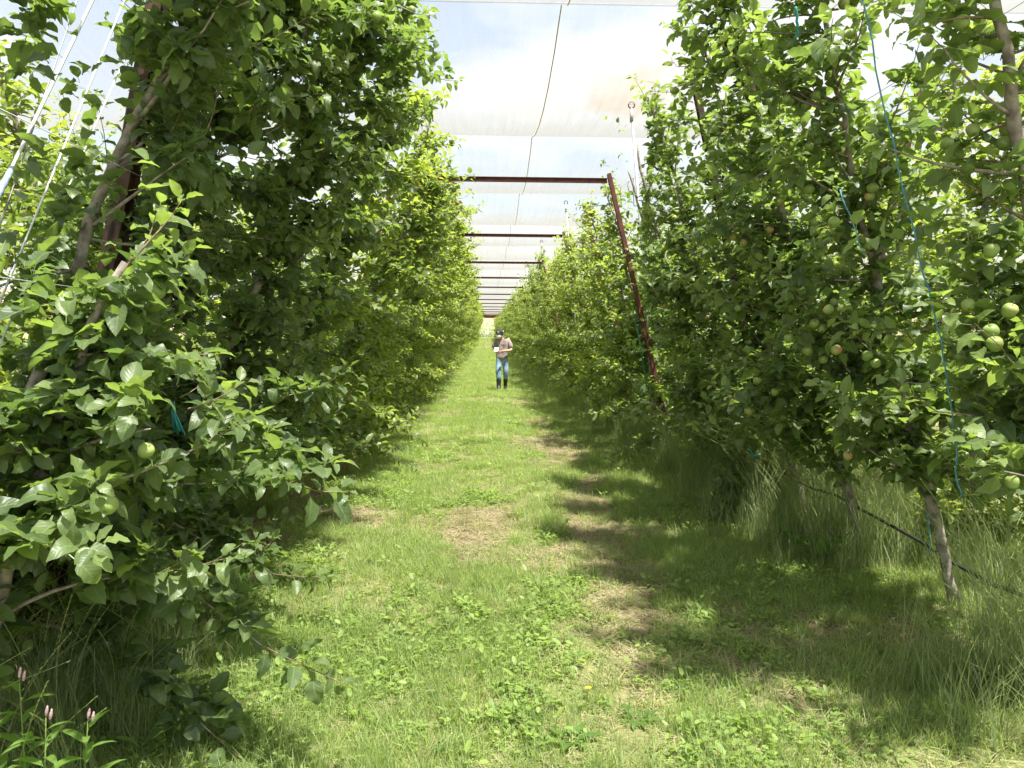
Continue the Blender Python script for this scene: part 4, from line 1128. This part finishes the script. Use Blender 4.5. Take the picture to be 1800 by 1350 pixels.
def smartweed(x, y, h, label, leaves=9, spikes=1):
    root = tag(empty('smartweed', (x, y, float(gz(x, y)))), label, 'plant', 'smartweed stems at the front')
    lx, ly = random.gauss(0, .05), random.gauss(0, .05)
    st = np.array([(0, 0, -.02), (lx * .3, ly * .3, h * .35), (lx * .7, ly * .7, h * .7), (lx, ly, h)])
    b = Buf(); b.tube(st, np.array([.003, .0028, .0022, .0016]), 6, attr=np.full((24, 3), .7)); link('stem', b.mesh('stem', M['weed'], attr='leaf'), root)
    V, T, A = leaf_shape(6, .8, .3, .1, width=.13, pet=.05, seed=int(abs(x) * 100) + 60)
    b = Buf(); b.add(V, tris=T, attr=np.concatenate([np.full((len(V), 1), .85), A], 1)); lm = b.mesh('leaf', M['dock'], attr='leaf')
    for i in range(leaves):
        t = .25 + .72 * i / leaves; p = np.array([np.interp(t, (0, .35, .7, 1), st[:, k]) for k in range(3)]); a = i * 2.4 + x * 40
        o = link('leaf', lm, root); s = random.uniform(.11, .16) * (1.1 - .5 * t)
        mm = Matrix(frames(np.array((math.cos(a), math.sin(a), .55))[None], np.array((0, 0, 1.0))[None])[0].tolist()).to_4x4() @ Matrix.Scale(s, 4); mm.translation = Vector(p); o.matrix_basis = mm
    for i in range(spikes):
        b = Buf(); q = st[-1] + np.array((.012 * i, 0, -.01 * i)); k = np.linspace(0, 1, 9)
        b.tube(np.stack([q[0] + .006 * k, q[1] + 0 * k, q[2] + .034 * k], -1), .0042 * np.sin(np.pi * (k * .85 + .12)) + .0012 * (np.arange(9) % 2), 7); link('flower_spike', b.mesh('flower_spike', M['pink']), root)
for px, d, ztop, lab in ((130, 2.35, 1258, 'smartweed stem with pink flower spike leaning by itself, rightmost of the stems'), (40, 2.3, 1195, 'tallest smartweed stem with a faded pink spike'), (5, 2.25, 1270, 'smartweed stem with pink spike at the very edge'), (62, 2.2, 1290, 'leafy smartweed stem between the pink spiked ones')):
    p = at_depth(px, ztop, d); smartweed(p[0], d, p[2] - float(gz(p[0], d)), lab, 12, 2)

# dry clump of brown grass under the left row
b = Buf(); random.seed(3); blades(b, 130, .18, .5, .003, .005, .16, 1.1, 4, dry=.5)
x, y = at_ground(625, 835)
tag(link('dry_grass_clump', b.mesh('dry_grass_clump', M['straw'], attr='leaf'), None, (x - .15, y, float(gz(x, y)))), 'clump of dead brown grass under the leafy edge of the guy rope row', 'grass clump')
# a dandelion and a fallen red leaf
x, y = at_ground(1040, 1250); root = tag(empty('dandelion', (x, y, float(gz(x, y)))), 'single yellow dandelion flower low in the clover', 'flower')
b = Buf(); b.tube([(0, 0, 0), (.005, 0, .05)], .0015, 5); link('stem', b.mesh('stem', M['twig']), root)
b = Buf()
for i in range(26):
    a = i * 2.4; r = .005 + .012 * (i / 26); b.add([(0.005, 0, .05), (.005 + math.cos(a - .15) * r, math.sin(a - .15) * r, .058 - .004 * i / 26), (.005 + math.cos(a + .15) * r, math.sin(a + .15) * r, .058 - .004 * i / 26)], tris=[(0, 1, 2)])
link('flower_head', b.mesh('flower_head', M['yellow']), root)
x, y = at_ground(882, 1102)
b = Buf(); V, T, A = LEAF_HI[1]; b.add(V * .06, tris=T); M['redleaf'] = simple('fallen red leaf', (.32, .07, .06), .6)
tag(link('fallen_leaf', b.mesh('fallen_leaf', M['redleaf']), None, (x, y, float(gz(x, y)) + .03)), 'curled reddish fallen leaf lying in the grass', 'leaf')

# ------------------------------------------------------------------ far fence at the end of the lane
root = tag(empty('wire_fence', (0, 158, float(gz(0, 158)))), 'distant wire fence across the end of the lane before the dry slope', 'fence')
for i, x in enumerate(np.arange(-12, 13, 3.0)):
    b = Buf(); z = float(gz(x, 158) - gz(0, 158)); b.tube([(x, 0, z - .1), (x, 0, z + 1.5)], .05, 6); link('fence_post', b.mesh('fence_post', M['steel']), root)
for h in (.4, .8, 1.3):
    b = Buf(); b.tube([(-12, 0, h), (0, 0, h), (12, 0, h)], .012, 4); link('fence_wire', b.mesh('fence_wire', M['wire']), root)
b = Buf(); x = (857 - VX) / F * 154; b.tube([(0, 0, -.1), (0, 0, 2.0)], .09, 8)
tag(link('marker_post', b.mesh('marker_post', M['white']), None, (x, 154, float(gz(x, 154)))), 'white post at the far end of the lane before the dry slope', 'post')

for i, (px, d, w) in enumerate(((838, 165, 1.6), (846, 172, 2.2), (866, 168, 1.5), (872, 180, 2.4), (856, 205, 2.6))):
    n = 260; dv = R.normal(0, 1, (n, 3)); dv /= np.linalg.norm(dv, axis=1)[:, None]
    P = dv * R.uniform(.6, 1.05, (n, 1)) * np.array((w, w * .7, w * .45)) + (0, 0, w * .4)
    b = Buf(); leaves_into(b, P, dv + R.normal(0, .6, (n, 3)), dv + (0, 0, .8), R.uniform(.3, .55, n), R.uniform(0, 1, n), LEAF_LO)
    x = (px - VX) / F * d
    tag(link('dry_shrub', b.mesh('dry_shrub', M['tall'], attr='leaf'), None, (x, d, float(gz(x, d)))), 'low dusty shrub at the foot of the dry slope, ' + ('leftmost behind the fence', 'second from the leafy left row', 'right of the white post', 'beside the man\'s cap', 'farthest up the slope')[i], 'shrub', 'shrubs beyond the fence')

# ------------------------------------------------------------------ the person
def skinned(name, verts, edges, radii, root_i, material, parent, sub=2):
    me = bpy.data.meshes.new(name); me.from_pydata([tuple(v) for v in verts], edges, [])
    o = bpy.data.objects.new(name, me); C.objects.link(o)
    md = o.modifiers.new('skin', 'SKIN'); md.use_smooth_shade = True
    sv = me.skin_vertices[0].data
    for i, r in enumerate(radii):
        sv[i].radius = r if isinstance(r, tuple) else (r, r); sv[i].use_root = (i == root_i)
    s2 = o.modifiers.new('sub', 'SUBSURF'); s2.levels = s2.render_levels = sub
    dg = bpy.context.evaluated_depsgraph_get()
    m2 = bpy.data.meshes.new_from_object(o.evaluated_get(dg)); m2.name = name
    bpy.data.objects.remove(o); bpy.data.meshes.remove(me)
    m2.materials.clear(); m2.materials.append(material)
    m2.polygons.foreach_set('use_smooth', np.ones(len(m2.polygons), bool))
    return link(name, m2, parent)

def person():
    d = 22.0; x = (882 - VX) / F * d
    root = tag(empty('person', (x, d, float(gz(x, d)) + .015)), 'man walking in grey brown t-shirt, jeans, boots, cap and white mask, reading a notepad', 'person')
    skin = simple('skin', (.50, .29, .20), .55); shirt = simple('grey brown cotton', (.19, .155, .145), .9, noise=4, col2=(.33, .27, .25)); jean = simple('blue denim', (.13, .22, .34), .85, noise=9, col2=(.30, .42, .55))
    boot = simple('black rubber', (.022, .02, .02), .35); cap = simple('black cap', (.018, .017, .019), .8); pr = simple('shirt print', (.40, .36, .33), .9)
    # joints: x to the viewer's right, y away from the viewer, z up
    hip, waist, chest, neck0, neck1, head, crown = (0, 0, .94), (0, .0, 1.08), (0.01, .01, 1.30), (0, -.02, 1.46), (-.03, -.05, 1.52), (-.07, -.10, 1.60), (-.065, -.07, 1.69)
    shL, elL, wrL = (.20, .01, 1.42), (.265, -.05, 1.15), (.02, -.30, 1.13)
    shR, elR, wrR = (-.18, .02, 1.42), (-.235, -.02, 1.15), (-.13, -.28, 1.12)
    hpL, knL, anL, toL = (.10, 0, .90), (.115, -.04, .50), (.10, .10, .09), (.11, -.03, .03)
    hpR, knR, anR, toR = (-.09, 0, .90), (-.10, -.13, .50), (-.085, -.14, .08), (-.10, -.30, .035)
    V = [hip, waist, chest, neck0, neck1, head, crown, shL, elL, wrL, shR, elR, wrR, hpL, knL, anL, toL, hpR, knR, anR, toR]
    Rr = [(.11, .075), (.125, .085), (.165, .11), (.06, .06), (.055, .06), (.072, .092), (.055, .07), .062, .045, .029, .062, .045, .029, .085, .058, .036, .022, .085, .058, .036, .022]
    E = [(0, 1), (1, 2), (2, 3), (3, 4), (4, 5), (5, 6), (2, 7), (7, 8), (8, 9), (2, 10), (10, 11), (11, 12), (0, 13), (13, 14), (14, 15), (15, 16), (0, 17), (17, 18), (18, 19), (19, 20)]
    for w, el, sx in ((9, elL, -1), (12, elR, 1)):
        wr = np.array(V[w]); dr = wr - np.array(el); dr /= np.linalg.norm(dr)
        sd = np.cross(dr, (0, 0, 1)); sd /= np.linalg.norm(sd); up = np.cross(sd, dr)
        pm = len(V); V.append(tuple(wr + dr * .06)); Rr.append((.034, .018)); E.append((w, pm))
        for k in range(4):
            o = (k - 1.5) * .019; L = (.062, .075, .07, .055)[k]
            a = wr + dr * .09 + up * o; b_ = a + dr * L * .5 + sd * .004 * sx; c = b_ + dr * L * .32 + sd * .022 * sx
            i0 = len(V); V += [tuple(a), tuple(b_), tuple(c)]; Rr += [.0095, .0088, .0078]; E += [(pm, i0), (i0, i0 + 1), (i0 + 1, i0 + 2)]
        a = wr + dr * .045 + up * .032; b_ = a + dr * .03 + up * .012 + sd * .02 * sx; i0 = len(V)
        V += [tuple(a), tuple(b_)]; Rr += [.011, .0095]; E += [(pm, i0), (i0, i0 + 1)]
    body = skinned('body', V, E, Rr, 0, skin, root)
    # face: nose, ears
    skinned('shirt', [(0, 0, .84), (0, 0, 1.0), (0, .0, 1.16), (0.01, .01, 1.32), (0, -.005, 1.43), (.18, .01, 1.43), (.235, -.01, 1.30), (.262, -.035, 1.19), (-.165, .02, 1.43), (-.21, .01, 1.30), (-.237, -.01, 1.19)],
            [(0, 1), (1, 2), (2, 3), (3, 4), (3, 5), (5, 6), (6, 7), (3, 8), (8, 9), (9, 10)],
            [(.195, .145), (.185, .135), (.175, .125), (.185, .125), (.085, .075), .085, .082, .085, .085, .082, .085], 2, shirt, root)
    skinned('jeans', [(0, 0, 1.0), (0, 0, .88), (.095, 0, .82), (.112, -.035, .52), (.105, .03, .30), (-.09, 0, .82), (-.10, -.12, .52), (-.09, -.135, .30)],
            [(0, 1), (1, 2), (2, 3), (3, 4), (1, 5), (5, 6), (6, 7)], [(.16, .115), (.16, .125), .102, .082, .072, .102, .082, .074], 0, jean, root)
    for side, kn, an, to in ((1, (.113, -.03, .45), anL, toL), (-1, (-.098, -.125, .45), anR, toR)):
        m_ = tuple((np.array(kn) * .5 + np.array(an) * .5))
        hl = (an[0], an[1] + .05, .04)
        skinned('boot', [(kn[0], kn[1] + .01, .36), m_, an, to, hl], [(0, 1), (1, 2), (2, 3), (2, 4)], [.082, .07, .055, .05, .042], 2, boot, root)
    H = empty('headwear', (-.035, -.10, 1.62), None)
    bpy.data.objects.remove(H)
    T = Matrix.Translation((-.07, -.085, 1.65)) @ Matrix.Rotation(rad(10), 4, 'X') @ Matrix.Rotation(rad(-22), 4, 'Z')
    def put(o): o.matrix_basis = T
    pf = [(.108 * math.cos(t) , .10 * math.sin(t)) for t in np.linspace(0, math.pi / 2 - .02, 8)]
    b = Buf(); v, q = lathe(pf, 20); v[:, 1] *= 1.15; b.add(v, quads=q); c = link('cap', b.mesh('cap', cap), root); put(c)
    b = Buf(); n = 12; a = np.linspace(math.pi * 1.12, math.pi * 1.88, n)
    vi = np.stack([.104 * np.cos(a), .118 * np.sin(a), 0 * a + .005], -1); vo = np.stack([.10 * np.cos(a), .118 * np.sin(a) - .05 * np.sin((a - math.pi * 1.12) / (math.pi * .76) * math.pi), -.022 + 0 * a], -1)
    vv = np.concatenate([vi, vo, vi - (0, 0, .006), vo - (0, 0, .006)]); qq = [(i, i + 1, n + i + 1, n + i) for i in range(n - 1)] + [(2 * n + i, 3 * n + i, 3 * n + i + 1, 2 * n + i + 1) for i in range(n - 1)] + [(n + i, n + i + 1, 3 * n + i + 1, 3 * n + i) for i in range(n - 1)]
    b.add(vv, quads=qq); br = link('brim', b.mesh('brim', cap), c)
    b = Buf(); b.add([(-.03, -.1225, .025), (.03, -.1225, .025), (.027, -.112, .055), (-.027, -.112, .055)], quads=[(0, 1, 2, 3)]); link('cap_badge', b.mesh('cap_badge', pr), c)
    b = Buf(); v, q = lathe([(.001, -.075), (.03, -.07), (.056, -.045), (.072, 0), (.078, .03)], 16); v = np.stack([v[:, 0], v[:, 2], v[:, 1] * 1.05], -1); b.add(v + (0, -.095, -.085), quads=q[:, ::-1])
    mk_ = link('mask', b.mesh('mask', M['white']), root); put(mk_)
    b = Buf(); a = np.linspace(0, 2 * math.pi, 25)
    b.tube(np.stack([.101 * np.cos(a), .02 + .112 * np.sin(a), -.055 + .11 * (np.sin(a) + 1) / 2], -1), .004, 5, cap=False); st = link('strap', b.mesh('strap', M['white']), mk_)
    b = Buf(); v, q = lathe([(.086, .0), (.098, -.02), (.092, -.06), (.07, -.085), (.001, -.09)], 16); v = v[:, [0, 1, 2]]; v[:, 1] = np.abs(v[:, 1]) * 1.1 + .01; b.add(v, quads=q)
    hr = link('hair', b.mesh('hair', simple('dark hair', (.03, .02, .015), .7)), root); put(hr)
    # print on the shirt front: flat light strokes
    b = Buf()
    random.seed(4)
    for i in range(11):
        px_, pz = random.uniform(-.07, .10), random.uniform(.98, 1.36); w, h = random.uniform(.012, .04), random.uniform(.012, .05)
        yy = -.128 - .004
        b.add([(px_ - w, yy + abs(px_) * .25, pz - h), (px_ + w * .4, yy + abs(px_) * .25, pz - h * .6), (px_ + w, yy + abs(px_) * .25, pz + h), (px_ - w * .5, yy + abs(px_) * .25, pz + h * .5)], quads=[(0, 1, 2, 3)])
    link('shirt_print', b.mesh('shirt_print', pr), root)
    # notepad held in both hands
    p = empty('notepad', (x - .17, d - .36, root.location.z + 1.17)); tag(p, 'small white notepad held in the walking man\'s hands', 'notepad')
    p.rotation_euler = (rad(38), 0, rad(-12))
    b = Buf(); b.box((-.06, -.085, -.004), (.06, .085, .004)); link('cover', b.mesh('cover', M['cream'], smooth=False), p)
    b = Buf(); b.box((-.057, -.082, .0045), (.057, .079, .012)); link('pages', b.mesh('pages', M['white'], smooth=False), p)
person()
